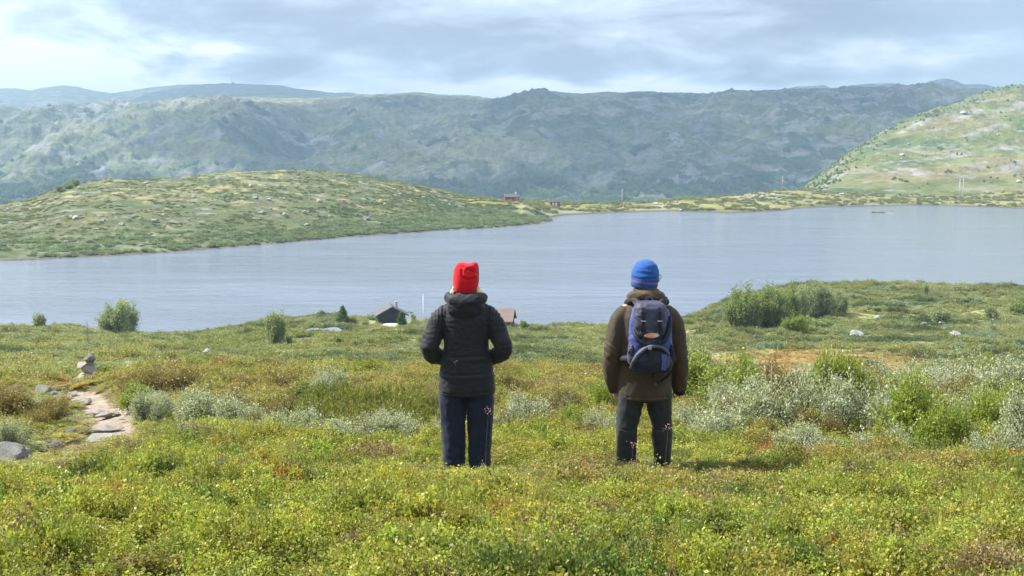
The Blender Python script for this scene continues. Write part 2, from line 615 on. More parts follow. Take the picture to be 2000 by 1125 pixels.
def water_mat(name, s1, s2, base=(0.160, 0.195, 0.255), rough=0.08, dist=0.55):
    m, n = newmat(name)
    pos = n.n('ShaderNodeNewGeometry').outputs['Position']
    a = n.noise(n.vmul(pos, (1.0, 1.9, 1)), s1, 5, 0.6, 0.4)
    b_ = n.noise(n.vmul(pos, (0.6, 1.2, 1)), s2, 3, 0.5)
    h = n.m('ADD', n.m('MULTIPLY', a, 0.6), n.m('MULTIPLY', b_, 0.7))
    # wind patches make some of the surface smoother
    w = n.noise(n.vmul(pos, (0.5, 1.6, 1)), 0.018, 4, 0.6)
    wr = n.ramp(w, [(0.38, 0.3), (0.62, 1.0)])
    b = n.n('ShaderNodeBump', i_Height=n.m('MULTIPLY', h, wr))
    b.inputs['Distance'].default_value = dist
    b.inputs['Strength'].default_value = 1.0
    p = n.n('ShaderNodeBsdfPrincipled', i_Roughness=rough)
    p.inputs['IOR'].default_value = 1.33
    n.set(p.inputs['Base Color'], (*base, 1))
    n.set(p.inputs['Normal'], b.outputs[0])
    out(n, p)
    return m


M['water'] = water_mat('lake water', 0.55, 0.16)
M['pond'] = water_mat('pond water', 2.0, 0.6, rough=0.05, dist=0.02)

# ------------------------------------------------------------------ near ground mesh
nu, nv = 640, 900
s = np.linspace(-0.85, 0.85, nu)
yy = np.concatenate([np.linspace(-8, 2, 20, endpoint=False), np.exp(np.linspace(math.log(2), math.log(262), nv - 20))])
S, Yg = np.meshgrid(s, yy, indexing='ij')
Xg = S * (np.maximum(Yg, 0) * 0.85 + 9)
Zg = zland(Xg, Yg)
pdg = path_dist(Xg, Yg)
Zg -= 0.05 * (1 - smooth(0.2, 0.4, pdg)) * (Yg < 30)
me = mesh_np('ground', np.stack([Xg.ravel(), Yg.ravel(), Zg.ravel()], 1), grid_faces(nu, nv)[:, ::-1], M['ground'])
gc = landcol(Xg, Yg, Zg).reshape(-1, 3)
# bare ground between the near plants is peat and litter
soil = (1 - smooth(26, 36, Yg.ravel())) * smooth(0.2, 0.4, pdg.ravel())
gc = gc * (1 - soil[:, None] * 0.5)
setcol(me, gc)
tag(link('ground', me), kind='structure')

# ------------------------------------------------------------------ lake
HS_PX = [-900, -400, 0, 150, 300, 500, 700, 850, 950, 1025]
HS_ROW = [530, 524, 510, 503, 495, 479, 462, 451, 446, 440]
FS_PX = [1025, 1060, 1100, 1200, 1310, 1430, 1530, 1550, 1620, 1700, 1800, 1900, 2000, 2500, 3200]
FS_ROW = [438, 428, 421, 416, 413, 417, 412, 408, 405, 403, 402, 404, 408, 412, 412]
allpx = HS_PX + FS_PX[1:]
allrow = HS_ROW + FS_ROW[1:]


def shore_far(px):
    return CAMZ / tanrow(np.interp(px, allpx, allrow))


pxs = np.linspace(-1500, 3400, 300)
V = []
for p_ in pxs:
    u = (p_ - 1000) / F
    yf = shore_far(p_) + 18
    for t in np.linspace(0, 1, 12):
        Y = 70 + (yf - 70) * t
        V.append((u * (Y * CT + CAMZ * ST), Y, 0.0))
me = mesh_np('lake', np.array(V), grid_faces(300, 12)[:, ::-1], M['water'])
tag(link('lake', me), kind='structure')
for i, (a, b, rx, ry, zp) in enumerate(PONDS):
    ang = np.linspace(0, 2 * math.pi, 40, endpoint=False)
    rr = 1 + 0.15 * np.sin(3 * ang + i) + 0.1 * np.cos(5 * ang)
    Vp = [(rx * 1.25 * r_ * math.cos(t), ry * 1.5 * r_ * math.sin(t), 0) for r_, t in zip(rr, ang)]
    o = link('pond', mesh_np('pond', Vp, [list(range(40))], M['pond'], False), None, (a, b, zp))
    tag(o, kind='structure')


# ------------------------------------------------------------------ terrain sheets beyond the water
def sheet(name, px0, px1, nx, prof, ys, noisef, colf, mat, rockf=None):
    """a heightfield built from line profiles: prof(px)->[(Y,z)...]"""
    pc = np.linspace(px0, px1, nx)
    s_ = (pc - 1000) / F
    Z = []; Yall = []
    for p_ in pc:
        pr = prof(p_)
        a = np.array([q[0] for q in pr], float); b = np.array([q[1] for q in pr], float)
        t = np.linspace(0, 1, ys)
        Yv = a[0] + (a[-1] - a[0]) * t ** 1.15
        # smooth through the profile
        zz_ = np.interp(Yv, a, b)
        k = np.hanning(max(5, ys // 14 | 1)); k /= k.sum(); h = len(k) // 2
        zp = np.pad(zz_, h, 'edge'); zz_ = np.convolve(zp, k, 'valid')
        Z.append(zz_); Yall.append(Yv)
    Z = np.array(Z); Y = np.array(Yall)
    drop = CAMZ - Z
    X = s_[:, None] * (Y * CT + drop * ST)
    Z = Z + noisef(X, Y, Z, pc[:, None] + 0 * Y)
    me = mesh_np(name, np.stack([X.ravel(), Y.ravel(), Z.ravel()], 1), grid_faces(nx, ys)[:, ::-1], mat)
    px, row = proj(X, Y, Z)
    setcol(me, np.clip(colf(X, Y, Z, px, row), 0.01, 1).reshape(-1, 3))
    rk = rockf(X, Y, Z, px, row) if rockf else np.zeros(X.shape)
    at = me.attributes.new('Rock', 'FLOAT', 'POINT')
    at.data.foreach_set('value', np.clip(rk, 0, 1).astype(np.float32).ravel())
    o = link(name, me)
    tag(o, kind='structure')
    return o, (X, Y, Z)


# left hill on the far side of the narrow water
HC_PX = [-900, -300, 0, 60, 130, 200, 350, 430, 500, 620, 700, 800, 900, 1000, 1040, 1080]
HC_ROW = [430, 418, 399, 388, 362, 350, 346, 338, 334, 333, 341, 360, 379, 397, 412, 430]


def prof_hill(px):
    ys_ = CAMZ / float(tanrow(np.interp(px, HS_PX + [1080], HS_ROW + [437])))
    k = np.interp(px, [-900, 0, 300, 620, 900, 1040, 1080], [150, 145, 165, 160, 120, 60, 40])
    yc = ys_ + k
    zc = float(zrow(np.interp(px, HC_PX, HC_ROW), yc))
    ym = ys_ + k * 0.45
    zm = zc * 0.58
    return [(ys_ - 25, -2.5), (ys_ - 3, -0.3), (ys_, 0.0), (ys_ + 4, min(0.9, zc * .3)), (ym, max(zm, .5)), (yc - 12, zc * 0.985), (yc, zc), (yc + 20, zc * .93), (yc + 90, zc * 0.3 - 2), (yc + 200, -12), (yc + 340, -30)]


def n_hill(X, Y, Z, P_):
    e = smooth(0.2, 4, Z)
    return e * (1.0 * fbm(X / 42, Y / 30, 3, 201) + 0.28 * ridged(X / 14, Y / 14, 3, 207) - 0.1 + 0.22 * fbm(X / 4, Y / 4, 2, 209))


def c_hill(X, Y, Z, px, row):
    a = fbm(X / 22, Y / 16, 4, 221); b = fbm(X / 7, Y / 6, 4, 225); c3 = fbm(X / 45, Y / 22, 3, 229)
    c = C_(.130, .150, .060) * np.ones(X.shape + (1,))
    c = lerp(c, C_(.10, .135, .052), smooth(-0.05, 0.3, a + .4 * smooth(.4, 1, (px - 500) / 500)))  # patchy darker heath, plus cloud shade painted into the colour of the right flank
    top = smooth(0.25, 0.9, Z / 15.0)
    c = lerp(c, C_(.46, .39, .20), smooth(0.02, 0.38, fbm(X / 5.5, Y / 5.5, 4, 233) * .7 + b * .4 + c3 * .5 - .22 + .22 * top))
    c = lerp(c, C_(.19, .175, .075), smooth(0.1, 0.4, c3 - a * .4) * .5)
    low = (1 - smooth(1.0, 4.0, Z))
    c = lerp(c, C_(.20, .26, .15), low * smooth(-.15, .25, b) * .8)
    shore = 1 - smooth(0.15, 0.5, Z)
    return lerp(c, C_(.16, .15, .13), shore)


def r_hill(X, Y, Z, px, row):
    return smooth(1.5, 5, Z) * .8


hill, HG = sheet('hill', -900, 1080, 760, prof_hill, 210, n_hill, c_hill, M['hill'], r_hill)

# far shore with the red cabins
FC_PX = [860, 950, 985, 1050, 1100, 1200, 1280, 1330, 1400, 1450, 1500, 1560, 1620, 1700, 1850, 2000, 2500]
FC_ROW = [386, 390, 396, 400, 402, 400, 400, 392, 389, 385, 377, 375, 378, 378, 380, 378, 370]


def prof_far(px):
    ys_ = CAMZ / float(tanrow(np.interp(px, [860, 1025] + FS_PX[1:], [436, 436] + FS_ROW[1:])))
    k = np.interp(px, [860, 1050, 1300, 1380, 1500, 2000], [62, 45, 40, 60, 110, 110])
    yc = ys_ + k
    zc = float(zrow(np.interp(px, FC_PX, FC_ROW), yc))
    w = float(smooth(1500, 1680, px))
    mx_ = lambda a, b: a * (1 - w) + b * w
    return [(ys_ - 25, -2.5), (ys_ - 3, -0.3), (ys_, 0.0), (ys_ + 6, 0.7), (ys_ + k * .5, zc * .6), (yc, zc), (yc + 25, zc), (yc + 120, mx_(zc * .3 - 3, zc * 1.1)), (yc + 260, mx_(-24, zc)), (yc + 420, mx_(-40, zc * .8))]


def n_far(X, Y, Z, P_):
    e = smooth(0.2, 3, Z)
    return e * (0.9 * fbm(X / 40, Y / 25, 3, 301) + 0.5 * ridged(X / 16, Y / 12, 3, 307) - 0.2)


def c_far(X, Y, Z, px, row):
    a = fbm(X / 30, Y / 16, 4, 321); b = fbm(X / 9, Y / 6, 4, 325)
    c = C_(.22, .215, .075) * np.ones(X.shape + (1,))
    c = lerp(c, C_(.10, .125, .045), smooth(0.02, 0.3, a))
    c = lerp(c, C_(.31, .24, .085), smooth(0.05, 0.35, b - a * .5) * .6)
    c = lerp(c, C_(.22, .27, .17), ell(px, row, 1080, 412, 60, 6) * .7)
    shore = 1 - smooth(0.2, 0.7, Z)
    return lerp(c, C_(.10, .095, .08), shore)


def r_far(X, Y, Z, px, row):
    return np.clip(ell(px, row, 1300, 403, 90, 9) + ell(px, row, 1480, 385, 60, 8) + .35, 0, 1) * smooth(.2, 1.0, Z)


far, FG = sheet('far_shore', 860, 2500, 620, prof_far, 130, n_far, c_far, M['far'], r_far)

# green mountain side on the right
RC_PX = [1480, 1560, 1590, 1630, 1700, 1760, 1800, 1860, 1900, 1940, 2000, 2100, 2300, 2600]
RC_ROW = [450, 378, 350, 318, 274, 243, 222, 203, 188, 179, 168, 148, 120, 110]


def prof_right(px):
    yc = float(np.interp(px, [1480, 1570, 2000, 2600], [760, 780, 1050, 1300]))
    zc = float(zrow(np.interp(px, RC_PX, RC_ROW), yc))
    y0 = 600.0
    zf = 2.0 if px > 1600 else 2.0 - (1600 - px) * .3
    return [(y0, zf - 4), (y0 + 30, zf + 1.0), (y0 + (yc - y0) * .45, zf + (zc - zf) * .34), (y0 + (yc - y0) * .8, zf + (zc - zf) * .80), (yc - 20, zc - 1), (yc, zc), (yc + 60, zc * .98), (yc + 400, zc * .5 - 30), (yc + 900, -60)]


def n_right(X, Y, Z, P_):
    e = smooth(3, 20, Z)
    return e * (9 * fbm(X / 130, Y / 110, 4, 401) * .6 + 4.0 * ridged(X / 50, Y / 45, 4, 407) - 1.5 + 0.8 * fbm(X / 9, Y / 9, 3, 411))


def c_right(X, Y, Z, px, row):
    a = fbm(X / 70, Y / 60, 4, 421); b = fbm(X / 22, Y / 22, 4, 425); c3 = fbm(X / 120, Z / 22, 3, 429)
    c = C_(.175, .190, .062) * np.ones(X.shape + (1,))
    c = lerp(c, C_(.080, .125, .040), smooth(0.0, 0.3, a))
    c = lerp(c, C_(.23, .20, .085), smooth(0.0, 0.35, c3 - .3 * a))
    c = lerp(c, C_(.27, .26, .23), smooth(.16, .40, fbm(X / 14, Z / 5, 4, 437)) * .6)
    c = lerp(c, C_(.22, .26, .07), smooth(0.2, 0.45, b) * .5)
    wood = smooth(60, 0, (px - np.interp(row, [180, 220, 270, 320, 370], [1930, 1810, 1710, 1640, 1590])))
    c = lerp(c, C_(.12, .16, .06), np.clip(wood, 0, 1) * .7)
    sl = 0
    for (a_, b_, rx, ry, ang) in [(1635, 347, 34, 5, -.52), (1790, 245, 40, 6, -.4), (1920, 255, 55, 6, -.25), (1960, 290, 70, 5, -.05), (1860, 305, 70, 6, -.15), (1890, 225, 40, 6, -.4), (1780, 335, 55, 8, .1), (1975, 210, 40, 9, -.4), (1730, 390, 50, 5, .1), (1960, 330, 40, 9, -.2)]:
        ux = (px - a_) * math.cos(ang) + (row - b_) * math.sin(ang)
        uy = -(px - a_) * math.sin(ang) + (row - b_) * math.cos(ang)
        sl = np.maximum(sl, 1 - smooth(.6, 1.15, np.sqrt((ux / rx) ** 2 + (uy / ry) ** 2) + .9 * b))
    c = lerp(c, C_(.33, .32, .29), sl * smooth(-.35, .1, fbm(X / 8, Z / 3, 3, 433)) * .85)
    return c


def r_right(X, Y, Z, px, row):
    return .7 + 0 * X


right, RG = sheet('hill', 1480, 2600, 620, prof_right, 420, n_right, c_right, M['slope'], r_right)

# main mountain and the ridges behind it
SK = [(-1200, 200), (-300, 190), (0, 222), (60, 212), (130, 206), (200, 203), (300, 203), (350, 198), (420, 193), (520, 192), (600, 196), (650, 190), (700, 187), (760, 190), (800, 190), (850, 192), (900, 188), (970, 193), (1030, 186), (1100, 188), (1170, 186), (1220, 185), (1270, 180), (1330, 186), (1380, 188), (1450, 184), (1520, 180), (1600, 176), (1700, 178), (1800, 176), (1900, 178), (2000, 180), (2600, 170), (3200, 150)]
SKB = [(-1200, 190), (-400, 180), (0, 174), (35, 174), (60, 178), (85, 172), (120, 168), (150, 170), (180, 178), (215, 183), (250, 179), (300, 171), (350, 167), (400, 165), (453, 164), (550, 168), (575, 174), (620, 178), (640, 182), (690, 182), (715, 190), (800, 194), (900, 200), (1200, 200), (1400, 193), (1450, 183), (1490, 176), (1520, 177), (1560, 170), (1610, 168), (1625, 174), (1660, 168), (1700, 165), (1745, 164), (1770, 169), (1790, 170), (1815, 160), (1845, 154), (1870, 160), (1885, 166), (1920, 165), (1945, 171), (2000, 176), (2300, 190), (3200, 190)]


def prof_main(px):
    zc = float(zrow(np.interp(px, [a for a, _ in SK], [b for _, b in SK]), 2700))
    k = np.interp(px, [-900, 0, 600, 1000, 1500, 1900], [0.0, 0.0, 0.08, 0, -.1, -.2])
    z0 = -48
    pts = [(1050, -46), (1300, -50), (1450, float(zrow(412, 1450)))]
    for Y, f in [(1600, .20), (1800, .42), (2000, .62), (2300, .82), (2560, .955), (2680, 1.012), (2760, 1.02), (2900, .96), (3300, .5), (3700, .2)]:
        pts.append((Y, z0 + (zc - z0) * f))
    return pts


def n_main(X, Y, Z, P_):
    e = smooth(1250, 1700, Y) * (1 - 0.93 * smooth(2100, 2520, Y))
    w = 60 * fbm(X / 400, Y / 500, 2, 515)
    g = ridged((X + w) / 330, Y / 800, 4, 501, .52)
    rv = -42 * np.exp(-((X - (Y - 1400) * (-.05) + 330 - 0.0 * w) / 70) ** 2) * smooth(1400, 2000, Y)
    return e * (44 * (g - 0.15) + 22 * fbm(X / 140, Y / 140, 4, 507) + rv) + 13 * ridged(X / 60, Y / 75, 5, 511, .6) * smooth(1250, 1500, Y) * (1 - .85 * smooth(2300, 2680, Y)) + 6.5 * np.maximum(ridged(X / 30, Y / 30, 3, 517), -.2) * smooth(-.1, .3, fbm(X / 180, Y / 180, 2, 519)) * smooth(1300, 1500, Y) * (1 - smooth(2050, 2300, Y)) + 2.5 * fbm(X / 18, Y / 18, 2, 513) + 11 * fbm(X / 150, Y / 500, 2, 545) * smooth(2000, 2400, Y)


def c_main(X, Y, Z, px, row):
    a = fbm(X / 260, Y / 200, 5, 521); b = fbm(X / 70, Y / 60, 4, 525)
    c = C_(.170, .200, .075) * np.ones(X.shape + (1,))
    c = lerp(c, C_(.065, .105, .045), smooth(-.1, .25, a + .3 * smooth(330, 400, row)))
    c = lerp(c, C_(.30, .29, .27), smooth(.12, .4, fbm(X / 45, Y / 60, 4, 529)) * smooth(380, 330, row) * .8)
    c = lerp(c, C_(.22, .23, .09), smooth(0.05, .4, b - a * .6) * (1 - smooth(300, 370, row)) * .8)
    c = lerp(c, C_(.34, .31, .15), ell(px, row, 480, 203, 170, 12) * .8)
    return c


def r_main(X, Y, Z, px, row):
    return np.clip(.25 + .9 * smooth(0, .5, fbm(X / 300, Y / 200, 3, 531)) + .5 * smooth(900, 1700, px), 0, 1) * smooth(420, 320, row)


main_m, MG = sheet('mountain', -700, 2700, 1500, prof_main, 540, n_main, c_main, M['mount'], r_main)


def prof_back(px):
    zc = float(zrow(np.interp(px, [a for a, _ in SKB], [b for _, b in SKB]), 4400))
    return [(3100, -20), (3500, zc * .45), (4000, zc * .85), (4300, zc * .99), (4400, zc), (4600, zc * .95), (5400, 0)]


def n_back(X, Y, Z, P_):
    return 45 * (ridged(X / 500, Y / 600, 4, 601) - .3) * (1 - smooth(3600, 4120, Y)) + 5 * fbm(X / 80, Y / 80, 3, 603) * (1 - .7 * smooth(4100, 4390, Y)) + 2.5 * fbm(X / 25, Y / 40, 2, 607)


def c_back(X, Y, Z, px, row):
    a = fbm(X / 400, Y / 300, 5, 621)
    c = C_(.105, .125, .075) * np.ones(X.shape + (1,))
    return lerp(c, C_(.20, .20, .16), smooth(0, .4, a) * .7)


back_m, BG = sheet('mountain', -1200, 3200, 900, prof_back, 130, n_back, c_back, M['mount'], lambda X, Y, Z, px, row: .4 + .6 * smooth(1300, 1600, px))


def sheet_z(G):
    """nearest-sample height lookup on a sheet"""
    X, Y, Z = G
    def fn(x, y):
        x = np.asarray(x, float); y = np.asarray(y, float)
        nx_, ny_ = X.shape
        s_ = x / (y * CT + (CAMZ - 10) * ST)
        sc = X[:, ny_ // 2] / (Y[:, ny_ // 2] * CT + (CAMZ - 10) * ST)
        fi = np.interp(s_, sc, np.arange(nx_))
        i = np.clip(np.round(fi).astype(int), 0, nx_ - 1)
        lo = Y[i, 0]; hi = Y[i, -1]
        t = np.clip((y - lo) / (hi - lo), 0, 1) ** (1 / 1.15)
        jf = t * (ny_ - 1)
        j = np.clip(np.floor(jf).astype(int), 0, ny_ - 2); f = np.clip(jf - j, 0, 1)
        return Z[i, j] * (1 - f) + Z[i, j + 1] * f
    return fn


z_hill, z_far, z_right, z_main, z_back = map(sheet_z, (HG, FG, RG, MG, BG))


# ------------------------------------------------------------------ leaf and stem builders
def unit(v):
    return v / np.maximum(np.linalg.norm(v, axis=-1, keepdims=True), 1e-9)


def leaf_quads(Cn, D, L, Wd):
    """one folded diamond per leaf"""
    n = len(Cn)
    D = unit(D)
    r_ = unit(rng.normal(size=(n, 3)))
    Sd = unit(np.cross(D, r_))
    L = np.broadcast_to(L, (n,))[:, None]; Wd = np.broadcast_to(Wd, (n,))[:, None]
    Nn = np.cross(D, Sd)
    V_ = np.stack([Cn - D * L / 2, Cn + Sd * Wd / 2 + Nn * Wd * .15, Cn + D * L / 2, Cn - Sd * Wd / 2 + Nn * Wd * .15], 1).reshape(-1, 3)
    Fq = np.arange(4 * n).reshape(n, 4)
    return V_, Fq


def stem_quads(A, B, ra, rb):
    """three-sided stems"""
    n = len(A)
    d = unit(B - A)
    up = np.where(np.abs(d[:, 2:3]) > .9, np.array([[1., 0, 0]]), np.array([[0, 0, 1.]]))
    s1 = unit(np.cross(d, up)); s2 = np.cross(d, s1)
    vs = []
    ra = np.broadcast_to(ra, (n,))[:, None]; rb = np.broadcast_to(rb, (n,))[:, None]
    for k in range(3):
        a = 2 * math.pi * k / 3
        o = s1 * math.cos(a) + s2 * math.sin(a)
        vs.append(A + o * ra); vs.append(B + o * rb)
    V_ = np.stack(vs, 1).reshape(-1, 3)      # 6 per stem: a0 b0 a1 b1 a2 b2
    base = np.arange(n)[:, None] * 6
    Fq = np.concatenate([base + np.array([[0, 2, 3, 1]]), base + np.array([[2, 4, 5, 3]]), base + np.array([[4, 0, 1, 5]])], 0)
    return V_, Fq


def plant_mesh(name, leaf, stem, mat):
    (lv_, lf), (sv, sf) = leaf, stem
    V_ = np.concatenate([lv_, sv]); Fq = np.concatenate([lf, sf + len(lv_)])
    me = mesh_np(name, V_, Fq, mat, False)
    nl = len(lf)
    r_ = rng.random(nl)
    a = me.attributes.new('lv', 'FLOAT', 'POINT')
    vals = np.zeros(len(V_), np.float32); vals[:4 * nl] = np.repeat(r_, 4)
    a.data.foreach_set('value', vals)
    b = me.attributes.new('stem', 'FLOAT', 'POINT')
    vals = np.ones(len(V_), np.float32); vals[:4 * nl] = 0
    b.data.foreach_set('value', vals)
    return me


def shrub_geo(nst, h, rad, leaves_per, L, Wd, spread=.35, sub=4, upright=1.0, thick=.008, jitter=.05, lowleaf=.3, lobes=0, dn=.8):
    """stems fan out from the foot, fork, and carry leaves along their outer part"""
    az_ = rng.random(nst) * 2 * math.pi
    rr = np.sqrt(rng.random(nst))
    base = np.stack([np.cos(az_) * rr * rad * spread, np.sin(az_) * rr * rad * spread, np.zeros(nst)], 1)
    hh = h * (1 - .45 * rr ** 2) * rng.uniform(.75, 1.05, nst)
    tip = np.stack([np.cos(az_) * rr * rad, np.sin(az_) * rr * rad, hh], 1)
    mid_ = base * .45 + tip * .55 + np.stack([0 * hh, 0 * hh, hh * .10 * upright], 1) + rng.normal(size=(nst, 3)) * rad * .06
    A = [base, mid_]; B = [mid_, tip]; ra = [np.full(nst, thick), np.full(nst, thick * .7)]; rb = [np.full(nst, thick * .7), np.full(nst, thick * .3)]
    if lobes:
        lc = rng.uniform(-1, 1, (lobes, 2)) * rad * .62
        lh = rng.uniform(.5, 1.08, lobes); lh[0] = 1.05
        k_ = rng.integers(0, lobes, nst)
        rr2 = rad * rng.uniform(.28, .5, lobes)[k_]
        tip = np.stack([lc[k_, 0] + np.cos(az_) * rr * rr2, lc[k_, 1] + np.sin(az_) * rr * rr2, h * lh[k_] * (1 - .45 * rr ** 2) * rng.uniform(.75, 1.12, nst)], 1)
        base = np.stack([lc[k_, 0] * .6 + rng.normal(size=nst) * rad * .06, lc[k_, 1] * .6 + rng.normal(size=nst) * rad * .06, np.zeros(nst)], 1)
        mid_ = base * .4 + tip * .6 + rng.normal(size=(nst, 3)) * rad * .07
        A = [base, mid_]; B = [mid_, tip]
    # side twigs
    tw = []
    for k in range(sub):
        t = rng.uniform(lowleaf, 1.0, nst)[:, None]
        p_ = np.where(t < .55, base + (mid_ - base) * t / .55, mid_ + (tip - mid_) * (t - .55) / .45)
        dr = unit(rng.normal(size=(nst, 3)) + np.array([[0, 0, .8 * upright]]) + unit(tip - base) * .6)
        ln = (rad * .32 + h * .10) * rng.uniform(.5, 1.2, nst)[:, None]
        q = p_ + dr * ln
        A.append(p_); B.append(q); ra.append(np.full(nst, thick * .4)); rb.append(np.full(nst, thick * .2))
        tw.append((p_, q))
    tw.append((mid_, tip))
    Cn = []; D = []
    for (p_, q) in tw:
        for j in range(leaves_per):
            t = rng.uniform(.15, 1.05, nst)[:, None]
            c = p_ + (q - p_) * t + rng.normal(size=(nst, 3)) * jitter
            Cn.append(c); D.append(unit(q - p_) + rng.normal(size=(nst, 3)) * dn)
    Cn = np.concatenate(Cn); D = np.concatenate(D)
    ok = Cn[:, 2] > 0.0
    Cn, D = Cn[ok], D[ok]
    Ls = L * rng.uniform(.7, 1.25, len(Cn))
    return leaf_quads(Cn, D, Ls, Ls * Wd / L), stem_quads(np.concatenate(A), np.concatenate(B), np.concatenate(ra), np.concatenate(rb))


M['cover'] = leaf_mat('heath leaves', None, None, True, .42, .48, .38)
M['silver'] = leaf_mat('silver willow leaves', (.255, .29, .18), (.60, .635, .47), False, .34, .5, .4)
M['bright'] = leaf_mat('bright willow leaves', (.15, .22, .035), (.36, .42, .07), False, .45, .42, .5)
M['birch'] = leaf_mat('dwarf birch leaves', (.15, .14, .035), (.31, .23, .06), False, .35, .45, .5)
M['green'] = leaf_mat('green bush leaves', (.13, .185, .065), (.34, .40, .16), False, .5, .5, .4)
M['greygreen'] = leaf_mat('grey green bush leaves', (.17, .22, .12), (.40, .45, .27), False, .48, .5, .4)
M['juniper'] = leaf_mat('juniper needles', (.08, .115, .028), (.34, .35, .07), False, .25, .5, .4)
M['conifer'] = leaf_mat('spruce needles', (.05, .095, .03), (.16, .24, .06), False, .2, .5, .4)
M['dry'] = leaf_mat('dry twigs', (.25, .21, .17), (.42, .37, .31), False, .1, .7, .2)


# ------------------------------------------------------------------ scattering of the uncountable cover
def scatter(name, P_, protos, pid, sc, tint, tilt, kind_label=None):
    n = len(P_)
    me = bpy.data.meshes.new(name)
    me.vertices.add(n); me.vertices.foreach_set('co', P_.astype(np.float32).ravel())
    a = me.attributes.new('pid', 'INT', 'POINT'); a.data.foreach_set('value', pid.astype(np.int32))
    a = me.attributes.new('sc', 'FLOAT_VECTOR', 'POINT'); a.data.foreach_set('vector', sc.astype(np.float32).ravel())
    a = me.attributes.new('rot', 'FLOAT_VECTOR', 'POINT')
    rot = np.stack([rng.normal(size=n) * tilt, rng.normal(size=n) * tilt, rng.random(n) * 6.283], 1)
    a.data.foreach_set('vector', rot.astype(np.float32).ravel())
    a = me.attributes.new('tint', 'FLOAT_COLOR', 'POINT')
    t4 = np.ones((n, 4), np.float32); t4[:, :3] = tint
    a.data.foreach_set('color', t4.ravel())
    o = link(name, me)
    ng = bpy.data.node_groups.new(name, 'GeometryNodeTree')
    ng.interface.new_socket('Geometry', in_out='INPUT', socket_type='NodeSocketGeometry')
    ng.interface.new_socket('Geometry', in_out='OUTPUT', socket_type='NodeSocketGeometry')
    N = ng.nodes; Lk = ng.links
    gi = N.new('NodeGroupInput'); go = N.new('NodeGroupOutput')
    jn = N.new('GeometryNodeJoinGeometry')

    def attr(nm, typ):
        q = N.new('GeometryNodeInputNamedAttribute'); q.data_type = typ; q.inputs[0].default_value = nm
        return q.outputs[0]
    ap = attr('pid', 'INT'); asc = attr('sc', 'FLOAT_VECTOR'); ar = attr('rot', 'FLOAT_VECTOR')
    e2r = N.new('FunctionNodeEulerToRotation'); Lk.new(ar, e2r.inputs[0])
    for k, pr in enumerate(protos):
        oi = N.new('GeometryNodeObjectInfo'); oi.inputs[0].default_value = pr
        oi.inputs['As Instance'].default_value = True
        ip = N.new('GeometryNodeInstanceOnPoints')
        cmp_ = N.new('FunctionNodeCompare'); cmp_.data_type = 'INT'; cmp_.operation = 'EQUAL'
        Lk.new(ap, cmp_.inputs[2]); cmp_.inputs[3].default_value = k
        Lk.new(gi.outputs[0], ip.inputs['Points']); Lk.new(cmp_.outputs[0], ip.inputs['Selection'])
        Lk.new(oi.outputs['Geometry'], ip.inputs['Instance'])
        Lk.new(e2r.outputs[0], ip.inputs['Rotation']); Lk.new(asc, ip.inputs['Scale'])
        Lk.new(ip.outputs[0], jn.inputs[0])
    Lk.new(jn.outputs[0], go.inputs[0])
    md = o.modifiers.new('scatter', 'NODES'); md.node_group = ng
    tag(o, kind='stuff')
    return o


def proto(name, me):
    return bpy.data.objects.new(name, me)      # never linked to the scene


# tufts of leaves, about 0.2 m wide, for the near heath
near_protos = []
for k in range(5):
    g = shrub_geo(26, .17, .14, [15, 13, 16, 19, 10][k], [.015, .018, .014, .012, .021][k], [.011, .013, .010, .0085, .015][k], .5, 2, 1, .0016, .014, .3, 0, 1.7)
    near_protos.append(proto('tuft', plant_mesh('tuft', *g, M['cover'])))
# twiggy tuft, few leaves
g = shrub_geo(24, .20, .13, 1, .012, .008, .4, 3, 1, .0022, .01, .3)
near_protos.append(proto('twigs', plant_mesh('twigs', *g, M['cover'])))
# fine grass tuft
def grass_geo(nb, h, rad, w):
    a = rng.random(nb) * 6.283
    base = np.stack([np.cos(a), np.sin(a), 0 * a], 1) * rad * .3 * rng.random(nb)[:, None]
    tip = base + np.stack([np.cos(a) * rad, np.sin(a) * rad, h * rng.uniform(.6, 1.1, nb)], 1) * np.stack([rng.random(nb), rng.random(nb), np.ones(nb)], 1)
    mid_ = (base + tip) / 2 + np.array([0, 0, h * .08])
    side = unit(np.cross(tip - base, rng.normal(size=(nb, 3)))) * w / 2
    V_ = np.stack([base - side, base + side, mid_ + side * .8, mid_ - side * .8, tip, tip + side * .1], 1).reshape(-1, 3)
    b = np.arange(nb)[:, None] * 6
    return V_, np.concatenate([b + np.array([[0, 1, 2, 3]]), b + np.array([[3, 2, 5, 4]])])


def plain_leafmesh(name, V_, Fq, mat):
    me = mesh_np(name, V_, Fq, mat, False)
    n = len(V_)
    a = me.attributes.new('lv', 'FLOAT', 'POINT'); a.data.foreach_set('value', np.repeat(rng.random(n // 6 + 1), 6)[:n].astype(np.float32))
    a = me.attributes.new('stem', 'FLOAT', 'POINT'); a.data.foreach_set('value', np.zeros(n, np.float32))
    return me


near_protos.append(proto('grass', plain_leafmesh('grass', *grass_geo(70, .24, .14, .004), M['cover'])))


def sample_band(y0, y1, dens, margin=1.12, extra=4.2):
    """random places in the part of the land the photograph can see, plus a margin"""
    hw = lambda y: (0.45 * y + .6) * margin + extra
    n = int(2 * hw(y1) * (y1 - y0) * dens)
    Y = rng.uniform(y0, y1, n); X = rng.uniform(-hw(y1), hw(y1), n)
    ok = np.abs(X) < hw(Y)
    X, Y = X[ok], Y[ok]
    return X, Y


